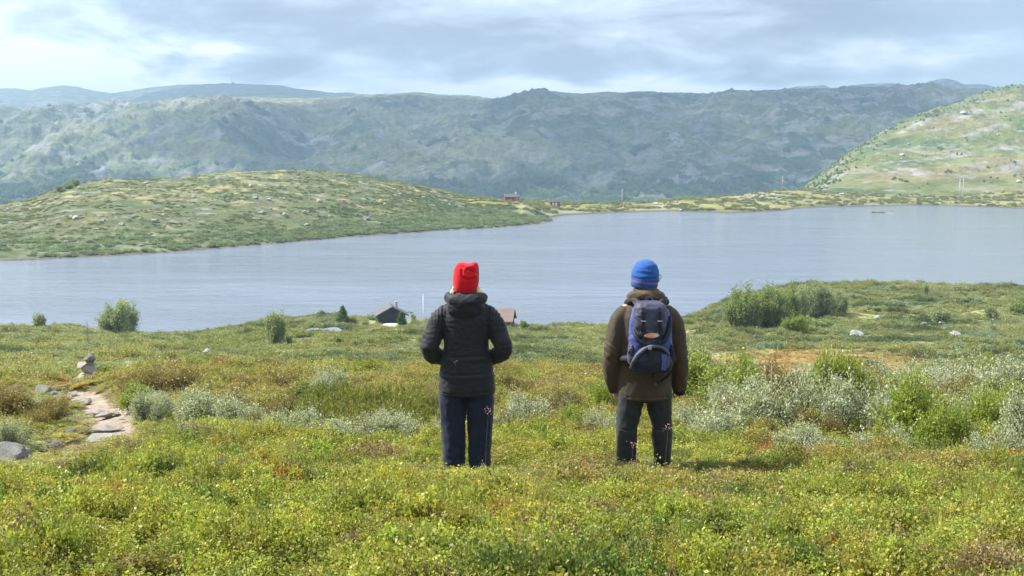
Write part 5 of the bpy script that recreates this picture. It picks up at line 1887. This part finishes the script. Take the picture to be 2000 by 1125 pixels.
def head_parts(c, turn):
    """skull, jaw, neck, ears, nose, lips and brow; the face looks along +Y turned by `turn` degrees"""
    parts = []
    ct, st = math.cos(R(turn)), math.sin(R(turn))

    def T(x, y, z):
        return (c[0] + x * ct - y * st, c[1] + x * st + y * ct, c[2] + z)
    def rotp(vf):
        return ([T(*v) for v in vf[0]], vf[1])
    sk = ellip((0, 0, .03), (.074, .092, .092))
    jaw = loft([(0, .035, -.105, .022, .022), (0, .032, -.09, .045, .048), (0, .022, -.05, .060, .066), (0, .01, 0, .070, .080), (0, 0, .04, .072, .085)], 28, 2.2)
    parts += [rotp(sk), rotp(jaw)]
    parts.append(rotp(tube([(0, .088, .028), (0, .104, .002), (0, .107, -.014)], [.009, .011, .013], 12, 3)))
    parts.append(rotp(tube([(-.022, .079, -.046), (0, .088, -.045), (.022, .079, -.046)], [.006, .008, .006], 10, 3)))
    parts.append(rotp(tube([(-.020, .077, -.056), (0, .086, -.057), (.020, .077, -.056)], [.006, .008, .006], 10, 3)))
    for s_ in (-1, 1):
        parts.append(rotp(tube([(s_ * .014, .084, .045), (s_ * .034, .081, .050), (s_ * .052, .068, .044)], [.008, .009, .007], 10, 3)))
        parts.append(rotp(ellip((s_ * .030, .072, .024), (.013, .012, .010), 12)))
        parts.append(rotp(tube([(s_ * .072, -.004, .030), (s_ * .082, -.012, .036), (s_ * .083, -.012, .012), (s_ * .074, -.002, -.014)], [.010, .010, .009, .008], 10, 3)))
    parts.append(tube([(c[0] * .3, c[1] - .03, c[2] - .24), (c[0] * .7, c[1] - .02, c[2] - .14), T(0, -.01, -.05)], [.075, .060, .056], 20, 3))
    return parts, T


M['skin'] = plain('skin', (.52, .30, .22), .5, .08, 12)
M['skin'].node_tree.nodes
M['blond'] = plain('blond hair', (.72, .52, .26), .55, .25, 60, .004, 90, stretch=(3, 3, .4))
M['greyhair'] = plain('grey hair', (.34, .31, .28), .6, .25, 60, stretch=(3, 3, .4))
M['wjacket'] = plain('blue black padded nylon', (.010, .0115, .017), .66, .2, 8, .002, 45, .10, .30)
M['wtrouser'] = plain('navy ski trousers', (.0050, .0090, .034), .7, .25, 8, .003, 40, .12, .3, stretch=(1, 1, 1.6))
M['redwool'] = plain('red fleece', (.52, .005, .012), .9, .1, 20, .0015, 260, .15, .2)
M['mjacket'] = plain('brown waxed cotton', (.055, .039, .024), .75, .25, 7, .003, 40, .08, .3)
M['mcollar'] = plain('lighter brown collar', (.085, .062, .040), .85, .25, 12, .003, 60, .1, .2)
M['mtrouser'] = plain('charcoal hiking trousers', (.016, .020, .023), .75, .25, 8, .003, 40, .1, .3, stretch=(1, 1, 1.6))
M['boot'] = plain('brown leather boot', (.07, .035, .022), .6, .3, 20)
M['blackweb'] = plain('black webbing', (.010, .011, .014), .7, .2, 40)
M['packblue'] = plain('periwinkle blue nylon', (.062, .078, .27), .6, .18, 14, .003, 50, .05, .35)
M['packgrey'] = plain('slate purple nylon', (.048, .050, .095), .6, .25, 14, .003, 50, .05, .35)
M['packnavy'] = plain('navy nylon', (.007, .010, .028), .6, .25, 14, .003, 50, .05, .35)
M['packtrim'] = plain('grey piping', (.08, .085, .12), .6, .15, 20)
M['orange'] = plain('orange badge', (.75, .13, .03), .6, .1, 20)
M['lime'] = plain('pale green badge', (.45, .52, .30), .6, .1, 20)
M['metal'] = plain('buckle grey', (.30, .31, .33), .4, .1, 20)
M['frames'] = plain('black spectacle frame', (.015, .015, .015), .3, .1, 20)


def hat_mat():
    m, n = newmat('blue knitted wool')
    co = n.n('ShaderNodeTexCoord').outputs['Object']
    sp = n.n('ShaderNodeSeparateXYZ', i_0=co)
    z = sp.outputs[2]
    ang = n.m('ARCTAN2', sp.outputs[1], sp.outputs[0])
    base = n.ramp(n.noise(co, 30, 4), [(.3, (.006, .065, .27)), (.7, (.010, .10, .38))])
    zig = n.m('MULTIPLY', n.m('PINGPONG', n.m('MULTIPLY', ang, 4.0), 0.5), .020)
    d = n.m('ABSOLUTE', n.m('SUBTRACT', n.m('ADD', z, zig), .058))
    line = n.m('LESS_THAN', d, .0055)
    dark = n.m('LESS_THAN', z, .085)
    c = n.mix(n.m('MULTIPLY', dark, .6), base, (.012, .05, .20))
    c = n.mix(n.m('MULTIPLY', line, .75), c, (.30, .09, .20))
    p = n.n('ShaderNodeBsdfPrincipled', i_Roughness=.9)
    p.inputs['Sheen Weight'].default_value = .1
    rib = n.m('SINE', n.m('MULTIPLY', z, 900))
    b = n.n('ShaderNodeBump', i_Height=n.m('ADD', n.m('MULTIPLY', rib, .3), n.noise(co, 120, 3)))
    b.inputs['Distance'].default_value = .002
    n.set(p.inputs['Base Color'], c); n.set(p.inputs['Normal'], b.outputs[0])
    out(n, p)
    return m


M['bluewool'] = hat_mat()

# where the two stand
WY, MY = 9.2, 9.05
wx = (912.5 - 1000) / F * 9.50
mx = (1255.5 - 1000) / F * 9.34
wz = float(zrow(934, WY)); mz = float(zrow(944, MY))
print('ground under woman', float(zland(wx, WY)), wz, 'man', float(zland(mx, MY)), mz)

# ---------------------------------------------------------------- woman
wp = thing('person', 'person in red hat, black hooded jacket and navy trousers, hands in pockets', 'person', (wx, WY, wz))
hp_, HT = head_parts((0.0, .02, 1.63), 8)
body = hp_ + [
    loft([(0, 0, .82, .15, .10), (0, 0, .92, .165, .11), (0, 0, 1.05, .135, .095), (0, 0, 1.2, .145, .10), (0, 0, 1.34, .165, .095), (0, 0, 1.42, .12, .08), (0, 0, 1.46, .07, .06)], 28),
]
for s_ in (-1, 1):
    body.append(tube([(s_ * .09, 0, .90), (s_ * .105, 0, .62), (s_ * .107, .01, .46), (s_ * .108, -.015, .25), (s_ * .108, -.01, .07)], [.088, .075, .056, .052, .036], 20))
    body.append(tube([(s_ * .108, -.04, .045), (s_ * .115, .06, .04), (s_ * .12, .15, .03)], [.040, .040, .030], 16))
    body.append(tube([(s_ * .15, 0, 1.39), (s_ * .23, -.02, 1.24), (s_ * .285, -.05, 1.12), (s_ * .245, .05, 1.03), (s_ * .19, .14, .98)], [.048, .045, .040, .034, .026], 16))
    body += hand((s_ * .175, .165, .965), (-s_ * .7, .5, -.35), (0, .3, 1), .5)
fused('body', body, M['skin'], wp, .006, 3)


def wfold(P_, N_):
    z = P_[:, 2]; arm = smooth(.19, .24, np.abs(P_[:, 0])) * (z < 1.42)
    d = .0065 * rid3(P_, 8, 6, 7, 3) * (.25 + arm) + .003 * rid3(P_, 14, 14, 26, 4)
    torso = 1 - smooth(.20, .25, np.abs(P_[:, 0]) + .0 * z)
    for z0, w_, a in [(1.045, .009, .007), (.90, .009, .006), (1.33, .007, .001), (.745, .006, .007)]:
        d = d - a * np.exp(-((z - z0 - .006 * np.sin(P_[:, 0] * 14)) / w_) ** 2) * np.maximum(torso, .15)
        d = d + a * .6 * np.exp(-((z - z0 + .024) / (w_ * 1.6)) ** 2) * torso
    # arm seam
    seam = np.exp(-((np.abs(P_[:, 0]) - (.185 + .02 * (1.4 - z))) / .007) ** 2) * (z > 1.08) * (z < 1.46)
    d = d - .010 * seam
    d = d + .004 * np.sin(np.abs(P_[:, 0]) * 260) * smooth(.12, .17, np.abs(P_[:, 0])) * smooth(1.28, 1.36, z) * (1 - smooth(1.42, 1.46, z)) * .8
    return P_ + N_ * d[:, None]


jk = [loft([(0.003, 0, .725, .222, .160), (0.003, 0, .74, .230, .168), (0, 0, .82, .226, .165), (0, 0, .90, .218, .160), (0, 0, 1.04, .198, .148), (0, 0, 1.13, .184, .142), (0, 0, 1.24, .190, .145), (0, -.005, 1.34, .200, .138), (0, -.005, 1.40, .190, .120), (0, -.005, 1.455, .150, .100), (0, 0, 1.50, .10, .085), (0, 0, 1.53, .09, .082)], 40)]
for s_ in (-1, 1):
    jk.append(tube([(s_ * .155, -.005, 1.385), (s_ * .205, -.01, 1.32), (s_ * .258, -.025, 1.22), (s_ * .298, -.055, 1.12), (s_ * .282, -.02, 1.055), (s_ * .232, .06, 1.015), (s_ * .185, .13, .99)], [.080, .090, .078, .072, .072, .064, .058], 24))
fused('jacket', jk, M['wjacket'], wp, .008, 6, wfold)


def hoodfold(P_, N_):
    d = .007 * rid3(P_, 7, 7, 11, 13) + .003 * rid3(P_, 18, 18, 26, 14)
    return P_ + N_ * d[:, None]


hd = [ellip((0.0, -.085, 1.445), (.150, .098, .098), 30), tube([(-.105, .055, 1.50), (-.128, -.03, 1.515), (-.085, -.115, 1.505), (0, -.145, 1.495), (.085, -.115, 1.505), (.128, -.03, 1.515), (.105, .055, 1.50)], [.038, .045, .05, .05, .05, .045, .038], 18),
      tube([(-.062, .06, 1.545), (-.082, 0, 1.550), (-.05, -.075, 1.555), (0, -.088, 1.553), (.05, -.075, 1.548), (.082, 0, 1.54), (.062, .06, 1.535)], [.018] * 7, 12)]
fused('hood', hd, M['wjacket'], wp, .008, 5, hoodfold)


def wt_fold(P_, N_):
    d = .006 * rid3(P_, 9, 5, 5, 23) + .003 * rid3(P_, 16, 12, 14, 24) + .003 * np.sin(P_[:, 2] * 95 + 9 * P_[:, 0]) * (1 - smooth(.12, .3, P_[:, 2]))
    return P_ + N_ * d[:, None]


tr = [loft([(0, 0, .72, .20, .13), (0, 0, .80, .205, .14), (0, 0, .92, .19, .13), (0, 0, .98, .16, .11)], 32)]
for s_ in (-1, 1):
    cx = s_ * .112
    tr.append(loft([(s_ * .106, 0, .075, .082, .115), (s_ * .105, 0, .10, .086, .116), (s_ * .107, 0, .30, .092, .110), (s_ * .111, 0, .50, .101, .112), (s_ * .112, 0, .66, .110, .125), (s_ * .106, 0, .80, .107, .13)], 30, 2.3))
fused('trousers', tr, M['wtrouser'], wp, .008, 4, wt_fold)
for s_ in (-1, 1):
    fused('boot', [tube([(s_ * .108, -.07, .05), (s_ * .112, .04, .05), (s_ * .12, .17, .038)], [.050, .052, .040], 18, 3, 1.0), loft([(s_ * .108, -.03, .04, .05, .065), (s_ * .108, -.03, .16, .052, .062)], 20)], M['blackweb'], wp, .007, 3)


def redfold(P_, N_):
    x, y, z = P_.T
    x = x - .002
    top = smooth(1.70, 1.79, z)
    P2 = P_.copy()
    P2[:, 2] += top * (.007 * smooth(.03, .075, x) - .012 * smooth(-.05, -.10, x) - .008 * np.exp(-((x - .022) / .03) ** 2))
    # folded top corner pattern on the back
    r_ = np.hypot(x - .03, z - 1.735)
    cr = np.exp(-((r_ - .062) / .008) ** 2) * (z < 1.755) * (x < .07) * smooth(0, -.03, y)
    d = -.012 * cr + .008 * np.exp(-((r_ - .045) / .012) ** 2) * smooth(0, -.03, y)
    d = d - .010 * np.exp(-(((x - .02) * .5 + z - 1.752) / .008) ** 2) * smooth(0, -.03, y) * smooth(-.05, -.02, x)
    d = d + .003 * noise3(P_, 18, 33)
    return P2 + N_ * d[:, None]


fused('hat', [loft([(-.004, .004, 1.558, .088, .104), (-.004, .004, 1.57, .097, .112), (-.003, .002, 1.61, .103, .118), (0, 0, 1.66, .106, .118), (.002, 0, 1.71, .105, .112), (.004, 0, 1.755, .100, .100), (.008, 0, 1.785, .088, .082), (.010, 0, 1.80, .070, .055)], 40, 2.4)], M['redwool'], wp, .006, 4, redfold)
strands = []
for k in range(26):
    q = rng.random()
    s_ = -1 if k < 18 else 1
    x0 = s_ * (.086 + .016 * rng.random()); y0 = -.06 + .06 * rng.random()
    ln = (.075 if s_ < 0 else .035) * rng.uniform(.6, 1.1)
    strands.append(tube([(x0, y0, 1.60), (x0 + s_ * .008, y0, 1.575), (x0 + s_ * (.028 + .016 * q), y0 - .03, 1.575 - ln * .6), (x0 + s_ * (.024 + .03 * q), y0 - .02, 1.575 - ln)], [.008, .009, .008, .004], 7, 3))
solid('hair', join(*strands), M['blond'], wp, 0, True)
# small pale print on the jacket back
pm = []
for k, (a, b, w_, h_) in enumerate([(-.088, 1.012, .020, .003), (-.075, 1.018, .012, .003), (-.098, 1.004, .009, .006), (-.086, .992, .006, .006)]):
    pm.append(boxv(a, a + w_, -.160, -.1555, b, b + h_))
solid('logo', join(*pm), M['metal'], wp)

# ---------------------------------------------------------------- man
mp = thing('person', 'person in blue knitted hat, brown jacket and charcoal trousers wearing a backpack, head turned right', 'person', (mx, MY, mz))
hc = (.012, .03, 1.672)
hp_, HT = head_parts(hc, -64)
body = hp_ + [loft([(0, 0, .84, .155, .105), (0, 0, .95, .16, .11), (0, 0, 1.08, .145, .10), (0, 0, 1.25, .165, .11), (0, 0, 1.38, .18, .105), (0, 0, 1.47, .13, .085), (0, 0, 1.52, .075, .065)], 28)]
for s_ in (-1, 1):
    body.append(tube([(s_ * .09, 0, .92), (s_ * .13, 0, .66), (s_ * .145, .01, .48), (s_ * .147, -.015, .28), (s_ * .148, -.01, .08)], [.090, .076, .060, .055, .038], 20))
    body.append(tube([(s_ * .150, -.05, .05), (s_ * .160, .06, .045), (s_ * .17, .16, .035)], [.044, .045, .034], 16))
body.append(tube([(-.16, 0, 1.43), (-.24, -.01, 1.25), (-.275, -.03, 1.10), (-.262, .03, .93), (-.238, .07, .80)], [.052, .048, .044, .036, .028], 16))
body.append(tube([(.16, 0, 1.43), (.24, -.01, 1.25), (.280, -.03, 1.08), (.29, .03, .92), (.293, .05, .80)], [.052, .048, .044, .036, .028], 16))
body += hand((-.228, .085, .765), (.35, .30, -.9), (0, 1, .3), 1.1)
body += hand((.293, .060, .840), (-.2, .35, -.9), (0, 1, .3), 1.1)
fused('body', body, M['skin'], mp, .006, 3)


def mfold(P_, N_):
    z = P_[:, 2]; arm = smooth(.20, .25, np.abs(P_[:, 0])) * (z < 1.44)
    d = .0055 * rid3(P_, 11, 6, 4, 43) * (.35 + .8 * arm) + .003 * rid3(P_, 22, 14, 12, 44) * (.5 + .6 * arm)
    # elbow creases
    for zz_, xs in [(1.12, 1), (1.07, -1), (1.01, 1), (1.16, -1)]:
        d = d - .006 * np.exp(-((z - zz_ - .7 * (np.abs(P_[:, 0]) - .27)) / .010) ** 2) * arm
    d = d - .006 * np.exp(-((z - .745) / .006) ** 2) * (1 - arm)
    return P_ + N_ * d[:, None]


jk = [loft([(.002, 0, .715, .212, .158), (.002, 0, .73, .218, .162), (0, 0, .85, .214, .158), (0, 0, 1.0, .205, .15), (0, 0, 1.15, .205, .15), (0, 0, 1.30, .208, .15), (0, 0, 1.38, .204, .145), (0, 0, 1.44, .175, .125), (0, 0, 1.49, .13, .105), (0, .005, 1.53, .095, .095)], 40)]
jk.append(tube([(-.165, 0, 1.40), (-.215, -.003, 1.32), (-.240, -.015, 1.20), (-.262, -.03, 1.08), (-.266, .0, .96), (-.254, .04, .86), (-.240, .06, .79)], [.076, .084, .080, .074, .070, .062, .056], 24))
jk.append(tube([(.165, 0, 1.40), (.215, -.003, 1.32), (.242, -.015, 1.20), (.262, -.03, 1.08), (.276, .0, .96), (.286, .03, .86), (.287, .045, .80)], [.076, .084, .080, .074, .069, .061, .056], 24))
fused('jacket', jk, M['mjacket'], mp, .008, 5, mfold)
fused('cuff', [tube([(.287, .045, .805), (.288, .048, .785), (.288, .050, .768)], [.055, .058, .054], 22, 3)], M['blackweb'], mp, .006, 3)
cl_ = [tube([(-.085, .06, 1.535), (-.118, .0, 1.54), (-.10, -.075, 1.55), (-.02, -.112, 1.560), (.07, -.10, 1.555), (.118, -.02, 1.545), (.09, .06, 1.535)], [.030, .034, .036, .036, .036, .034, .03], 18),
       tube([(-.075, .06, 1.575), (-.085, 0, 1.588), (-.06, -.065, 1.605), (0, -.085, 1.607), (.06, -.065, 1.595), (.085, 0, 1.58), (.07, .06, 1.565)], [.018] * 7, 12), loft([(0, -.01, 1.50, .12, .10), (0, -.01, 1.585, .085, .08)], 26)]
fused('collar', cl_, M['mcollar'], mp, .007, 4, lambda P_, N_: P_ + N_ * (.007 * rid3(P_, 12, 12, 22, 53))[:, None])
tr = [loft([(0, 0, .70, .20, .13), (0, 0, .78, .205, .138), (0, 0, .92, .19, .13), (0, 0, .98, .16, .11)], 32)]
tr.append(loft([(-.148, 0, .075, .068, .105), (-.147, 0, .11, .070, .10), (-.143, 0, .30, .076, .098), (-.136, 0, .48, .083, .105), (-.118, 0, .64, .098, .12), (-.105, 0, .78, .105, .13)], 30, 2.3))
tr.append(loft([(.157, 0, .075, .062, .105), (.156, 0, .11, .064, .10), (.150, 0, .30, .072, .098), (.142, 0, .48, .080, .105), (.120, 0, .64, .096, .12), (.105, 0, .78, .105, .13)], 30, 2.3))


def mt_fold(P_, N_):
    z = P_[:, 2]
    d = .006 * rid3(P_, 9, 5, 6, 63) + .003 * rid3(P_, 18, 12, 14, 64)
    d = d - .006 * np.exp(-((z - .47) / .006) ** 2)
    d = d + .006 * np.sin(z * 130 + P_[:, 0] * 30) * (1 - smooth(.12, .28, z))
    return P_ + N_ * d[:, None]


fused('trousers', tr, M['mtrouser'], mp, .008, 4, mt_fold)
for s_ in (-1, 1):
    fused('boot', [tube([(s_ * .152, -.075, .05), (s_ * .158, .04, .05), (s_ * .168, .18, .04)], [.052, .054, .042], 18, 3), loft([(s_ * .152, -.035, .04, .052, .068), (s_ * .152, -.035, .17, .054, .064)], 20)], M['boot'], mp, .007, 3)
# hat: its own origin at the brim so that the band pattern follows it
hx, hy, hz = -.018, .012, 1.612
ho = fused('hat', [loft([(0, 0, .0, .098, .110), (0, 0, .012, .104, .118), (0, 0, .05, .110, .124), (0, 0, .10, .112, .124), (0, 0, .15, .102, .112), (0, 0, .19, .080, .090), (0, 0, .215, .048, .055), (0, 0, .224, .02, .02)], 40, 2.1)], M['bluewool'], mp, .006, 4,
           lambda P_, N_: P_ + N_ * (.004 * rid3(P_, 5, 5, 22, 73) - .005 * np.exp(-((P_[:, 2] - .088 - .1 * P_[:, 0]) / .006) ** 2))[:, None])
ho.location = (hx, hy, hz); ho.rotation_euler = (R(3), R(6), 0)
# spectacles on the turned face
gl = []
for s_ in (-1, 1):
    ring = [HT(s_ * .032 + .022 * math.cos(a), .098, .024 + .017 * math.sin(a)) for a in np.linspace(0, 6.283, 15)]
    gl.append(tube(ring, [.0022] * 15, 6, 2))
    gl.append(tube([HT(s_ * .054, .097, .030), HT(s_ * .079, .060, .034), HT(s_ * .083, -.005, .034)], [.0025] * 3, 6, 2))
gl.append(tube([HT(-.011, .099, .028), HT(0, .102, .031), HT(.011, .099, .028)], [.0022] * 3, 6, 2))
solid('spectacles', join(*gl), M['frames'], mp, 0, True)
hs_ = []
for k in range(40):
    a = rng.uniform(-2.6, -.4)
    hs_.append(tube([(hx + .088 * math.cos(a), hy + .092 * math.sin(a) + .01, 1.63), (hx + .088 * math.cos(a), hy + .092 * math.sin(a) + .01, 1.60), (hx + .082 * math.cos(a), hy + .088 * math.sin(a) + .01, 1.585)], [.005, .005, .002], 6, 2))
solid('hair', join(*hs_), M['greyhair'], mp, 0, True)

# ---------------------------------------------------------------- backpack (x right, -y towards the camera)
bp = thing('backpack', 'blue and slate hiking backpack with black straps worn on the back of the man', 'backpack', (mx + .012, MY, mz))


def pk(P_, N_):
    return P_ + N_ * (.006 * rid3(P_, 7, 7, 9, 83) + .0025 * rid3(P_, 20, 20, 24, 84))[:, None]


fused('main_compartment', [loft([(.0, -.225, .925, .135, .075), (.0, -.235, .96, .158, .09), (.0, -.24, 1.05, .172, .10), (-.002, -.24, 1.2, .170, .10), (-.005, -.235, 1.34, .160, .095), (-.008, -.23, 1.43, .145, .09), (-.008, -.235, 1.46, .12, .085)], 36, 3.0)], M['packblue'], bp, .008, 4, pk)
fused('lid', [loft([(-.018, -.335, 1.205, .060, .045), (-.018, -.335, 1.225, .105, .060), (-.018, -.33, 1.30, .128, .075), (-.016, -.315, 1.40, .128, .085), (-.014, -.29, 1.465, .124, .10), (-.012, -.265, 1.495, .108, .10), (-.010, -.25, 1.505, .08, .07)], 34, 3.2)], M['packgrey'], bp, .007, 4, pk)
fused('front_pocket', [loft([(.004, -.325, .885, .10, .070), (.004, -.335, .905, .145, .085), (.004, -.345, .97, .158, .085), (.004, -.34, 1.05, .140, .075), (.004, -.335, 1.10, .100, .060), (.004, -.33, 1.125, .05, .045)], 34, 2.8)], M['packnavy'], bp, .007, 4, pk)
# grey arch piping over the pocket
fused('pocket_piping', [tube([(-.165, -.345, .93), (-.150, -.385, 1.00), (-.110, -.405, 1.07), (-.05, -.415, 1.125), (.0, -.415, 1.135), (.07, -.41, 1.125), (.125, -.40, 1.07)], [.014, .017, .018, .018, .018, .016, .013], 14)], M['packtrim'], bp, .006, 2)
for s_ in (-1, 1):
    o = fused('side_pocket', [loft([(s_ * .148, -.25, .95, .022, .065), (s_ * .158, -.25, 1.0, .026, .08), (s_ * .160, -.25, 1.09, .024, .08), (s_ * .158, -.25, 1.13, .018, .07)], 26, 2.6)], M['packgrey'] if s_ < 0 else M['packnavy'], bp, .007, 3, pk)
# dark curved band from the lid corners to the middle
fused('lid_skirt', [tube([(-.15, -.315, 1.28), (-.13, -.365, 1.215), (-.09, -.385, 1.165), (-.02, -.395, 1.15), (.06, -.39, 1.16), (.11, -.375, 1.21), (.14, -.33, 1.30), (.148, -.29, 1.38)], [.015, .020, .022, .022, .022, .022, .02, .013], 14)], M['packnavy'], bp, .006, 2)
fused('lower_lid_panel', [ellip((-.012, -.345, 1.165), (.075, .055, .055), 20)], M['packgrey'], bp, .006, 3, pk)


def strap(name, pts, w, th, mat, parent=bp):
    """flat webbing following points, wide along x"""
    P0 = np.array(pts, float); V_, Fq = [], []
    for i, q in enumerate(P0):
        T = unit(P0[min(i + 1, len(P0) - 1)] - P0[max(i - 1, 0)])
        sd_ = np.cross(T, np.array([0, -1.0, 0])); sd_ = unit(sd_) if np.linalg.norm(sd_) > .2 else np.array([1.0, 0, 0])
        nn = np.cross(sd_, T)
        for a, b in ((-1, -1), (1, -1), (1, 1), (-1, 1)):
            V_.append(q + sd_ * w / 2 * a + nn * th / 2 * b)
    for i in range(len(P0) - 1):
        for j in range(4):
            Fq.append([i * 4 + j, i * 4 + (j + 1) % 4, i * 4 + 4 + (j + 1) % 4, i * 4 + 4 + j])
    Fq += [[3, 2, 1, 0], [len(V_) - 4, len(V_) - 3, len(V_) - 2, len(V_) - 1]]
    return solid(name, (V_, Fq), mat, parent)


for xx in (-.082, .050):
    st_ = strap('lid_strap', [(xx, -.395, 1.475), (xx, -.41, 1.44), (xx, -.417, 1.38), (xx, -.418, 1.31), (xx, -.418, 1.26)], .026, .006, M['blackweb'])
    solid('buckle', boxv(xx - .021, xx + .021, -.436, -.422, 1.262, 1.315), M['blackweb'], st_, .004)
    solid('ladder_lock', join(boxv(xx - .020, xx + .020, -.430, -.420, 1.355, 1.365), boxv(xx - .022, xx - .016, -.430, -.420, 1.255, 1.270)), M['metal'], st_, .002)
strap('compression_strap', [(-.078, -.40, 1.24), (-.07, -.41, 1.19), (-.055, -.422, 1.13)], .024, .006, M['blackweb'])
strap('compression_strap', [(.052, -.40, 1.24), (.045, -.41, 1.19), (.055, -.42, 1.14)], .024, .006, M['blackweb'])
vs = strap('front_strap', [(-.022, -.437, 1.115), (-.018, -.438, 1.05), (-.012, -.440, .97), (-.004, -.432, .91), (.002, -.40, .865), (.004, -.34, .84)], .028, .007, M['blackweb'])
solid('buckle', boxv(-.044, -.016, -.452, -.437, 1.112, 1.150), M['metal'], vs, .004)
strap('hanging_strap', [(.165, -.30, .955), (.17, -.27, .90), (.145, -.22, .83), (.095, -.19, .775), (.045, -.18, .745)], .022, .005, M['blackweb'])
strap('tape_end', [(.062, -.188, .753), (.045, -.186, .742)], .024, .007, M['packtrim'])
strap('gear_loop', [(-.165, -.33, 1.10), (-.185, -.33, 1.06), (-.17, -.36, 1.02), (-.14, -.38, 1.04)], .012, .005, M['blackweb'])
strap('side_strap', [(.17, -.32, 1.12), (.185, -.31, 1.06), (.17, -.35, 1.0), (.16, -.37, .94)], .018, .005, M['blackweb'])
strap('pocket_panel', [(.085, -.432, 1.07), (.09, -.436, 1.0), (.085, -.43, .93)], .040, .006, M['packblue'])
strap('pocket_panel', [(.118, -.424, 1.05), (.122, -.426, .99), (.118, -.42, .95)], .018, .006, M['packtrim'])
for s_ in (-1, 1):
    fused('shoulder_strap', [tube([(s_ * .07, -.22, 1.46), (s_ * .11, -.13, 1.50), (s_ * .145, -.04, 1.475), (s_ * .155, .06, 1.45), (s_ * .15, .13, 1.36), (s_ * .15, .165, 1.25)], [.020, .028, .032, .032, .028, .024], 14, 4)], M['blackweb'], bp, .007, 2)
    strap('load_strap', [(s_ * .15, -.05, 1.52), (s_ * .13, -.16, 1.49), (s_ * .11, -.24, 1.44)], .020, .006, M['blackweb'])
    fused('hip_belt', [tube([(s_ * .14, -.22, .985), (s_ * .205, -.10, .96), (s_ * .225, .02, .95), (s_ * .15, .155, .94)], [.035, .036, .030, .022], 12, 4)], M['blackweb'], bp, .008, 2)
strap('haul_loop', [(-.03, -.19, 1.50), (-.03, -.19, 1.535), (.01, -.19, 1.54), (.02, -.19, 1.505)], .016, .006, M['packtrim'])
bp.scale = (.97, 1.0, .88)
bp.location.z = mz + .205
# oval badge with pale lettering strokes, too small in the picture to read
ba = np.linspace(0, 2 * math.pi, 32, endpoint=False)
bx_, bz_ = -.012, 1.232
bd = solid('badge', prism([(bx_ + .058 * math.cos(a), bz_ + .021 * math.sin(a) + .004 * math.cos(a)) for a in ba], -.424, -.412), M['lime'], bp)
solid('badge_half', prism([(bx_ - .018 + .036 * math.cos(a), bz_ - .001 + .019 * math.sin(a)) for a in ba], -.427, -.4245), M['orange'], bd)
lt = []
for k in range(8):
    a = bx_ - .034 + k * .0098
    lt.append(boxv(a, a + .0025, -.4295, -.4275, bz_ - .006, bz_ + [.006, .009][k % 2]))
    lt.append(boxv(a, a + .0065, -.4292, -.4276, bz_ + [-.006, .002][k % 2], bz_ + [-.0035, .0045][k % 2]))
solid('badge_lettering', join(*lt), M['white'], bd)


# ------------------------------------------------------------------ clouds outside the frame whose shade lies on the mountains
def cloud_mat():
    m, n = newmat('cloud')
    co = n.n('ShaderNodeTexCoord').outputs['Object']
    p = n.n('ShaderNodeBsdfDiffuse')
    n.set(p.inputs[0], n.ramp(n.noise(co, 1.2, 5), [(.3, (.72, .73, .75)), (.7, (.85, .86, .88))]))
    tr_ = n.n('ShaderNodeBsdfTransparent')
    ms = n.n('ShaderNodeMixShader')
    n.set(ms.inputs[0], n.ramp(n.noise(n.vmul(co, (.004, .004, .004)), 1.0, 4), [(.35, .34), (.65, .58)]))
    n.t.links.new(tr_.outputs[0], ms.inputs[1])
    n.t.links.new(p.outputs[0], ms.inputs[2])
    out(n, ms)
    return m


M['cloud'] = cloud_mat()
CL = [(-80, 1950, 60, 430, 520), (1000, 2300, 120, 720, 560), (480, 1900, 40, 460, 480), (430, 2500, 150, 500, 330),  (-560, 4000, 150, 900, 420), (1450, 3900, 150, 900, 500)]
HC = 1300.0
for i, (tx, ty, tz, rx, ry) in enumerate(CL):
    k = (HC + 60 * i - tz) / sdir.z
    c = (tx + sdir.x * k, ty + sdir.y * k, HC + 60 * i)
    V_ = IV * (1 + .45 * noise3(IV, 1.3, 300 + i)[:, None] + .16 * noise3(IV, 3.5, 310 + i)[:, None])
    V_[:, 2] = np.where(V_[:, 2] < 0, V_[:, 2] * .25, V_[:, 2] * .6)
    o = link('cloud', mesh_np('cloud', V_ * np.array([rx, ry, 160.0]), IF, M['cloud']), None, c, (0, 0, i))
    tag(o, kind='structure')

# ------------------------------------------------------------------ haze
m, n = newmat('haze')
pv = n.n('ShaderNodeVolumePrincipled')
pv.inputs['Color'].default_value = (.50, .74, 1.0, 1)
pv.inputs['Density'].default_value = HAZE
pv.inputs['Anisotropy'].default_value = 0.0
oo = n.n('ShaderNodeOutputMaterial')
n.t.links.new(pv.outputs[0], oo.inputs['Volume'])
zlo = min(float(g[2].min()) for g in (HG, FG, RG, MG, BG)) - 1.5
zhi = max(float(g[2].max()) for g in (HG, FG, RG, MG, BG)) + 30
print('haze box', zlo, zhi)
bxm = solid('haze', boxv(-9500, 9500, -60, 6200, zlo, zhi), m)
tag(bxm, kind='stuff')
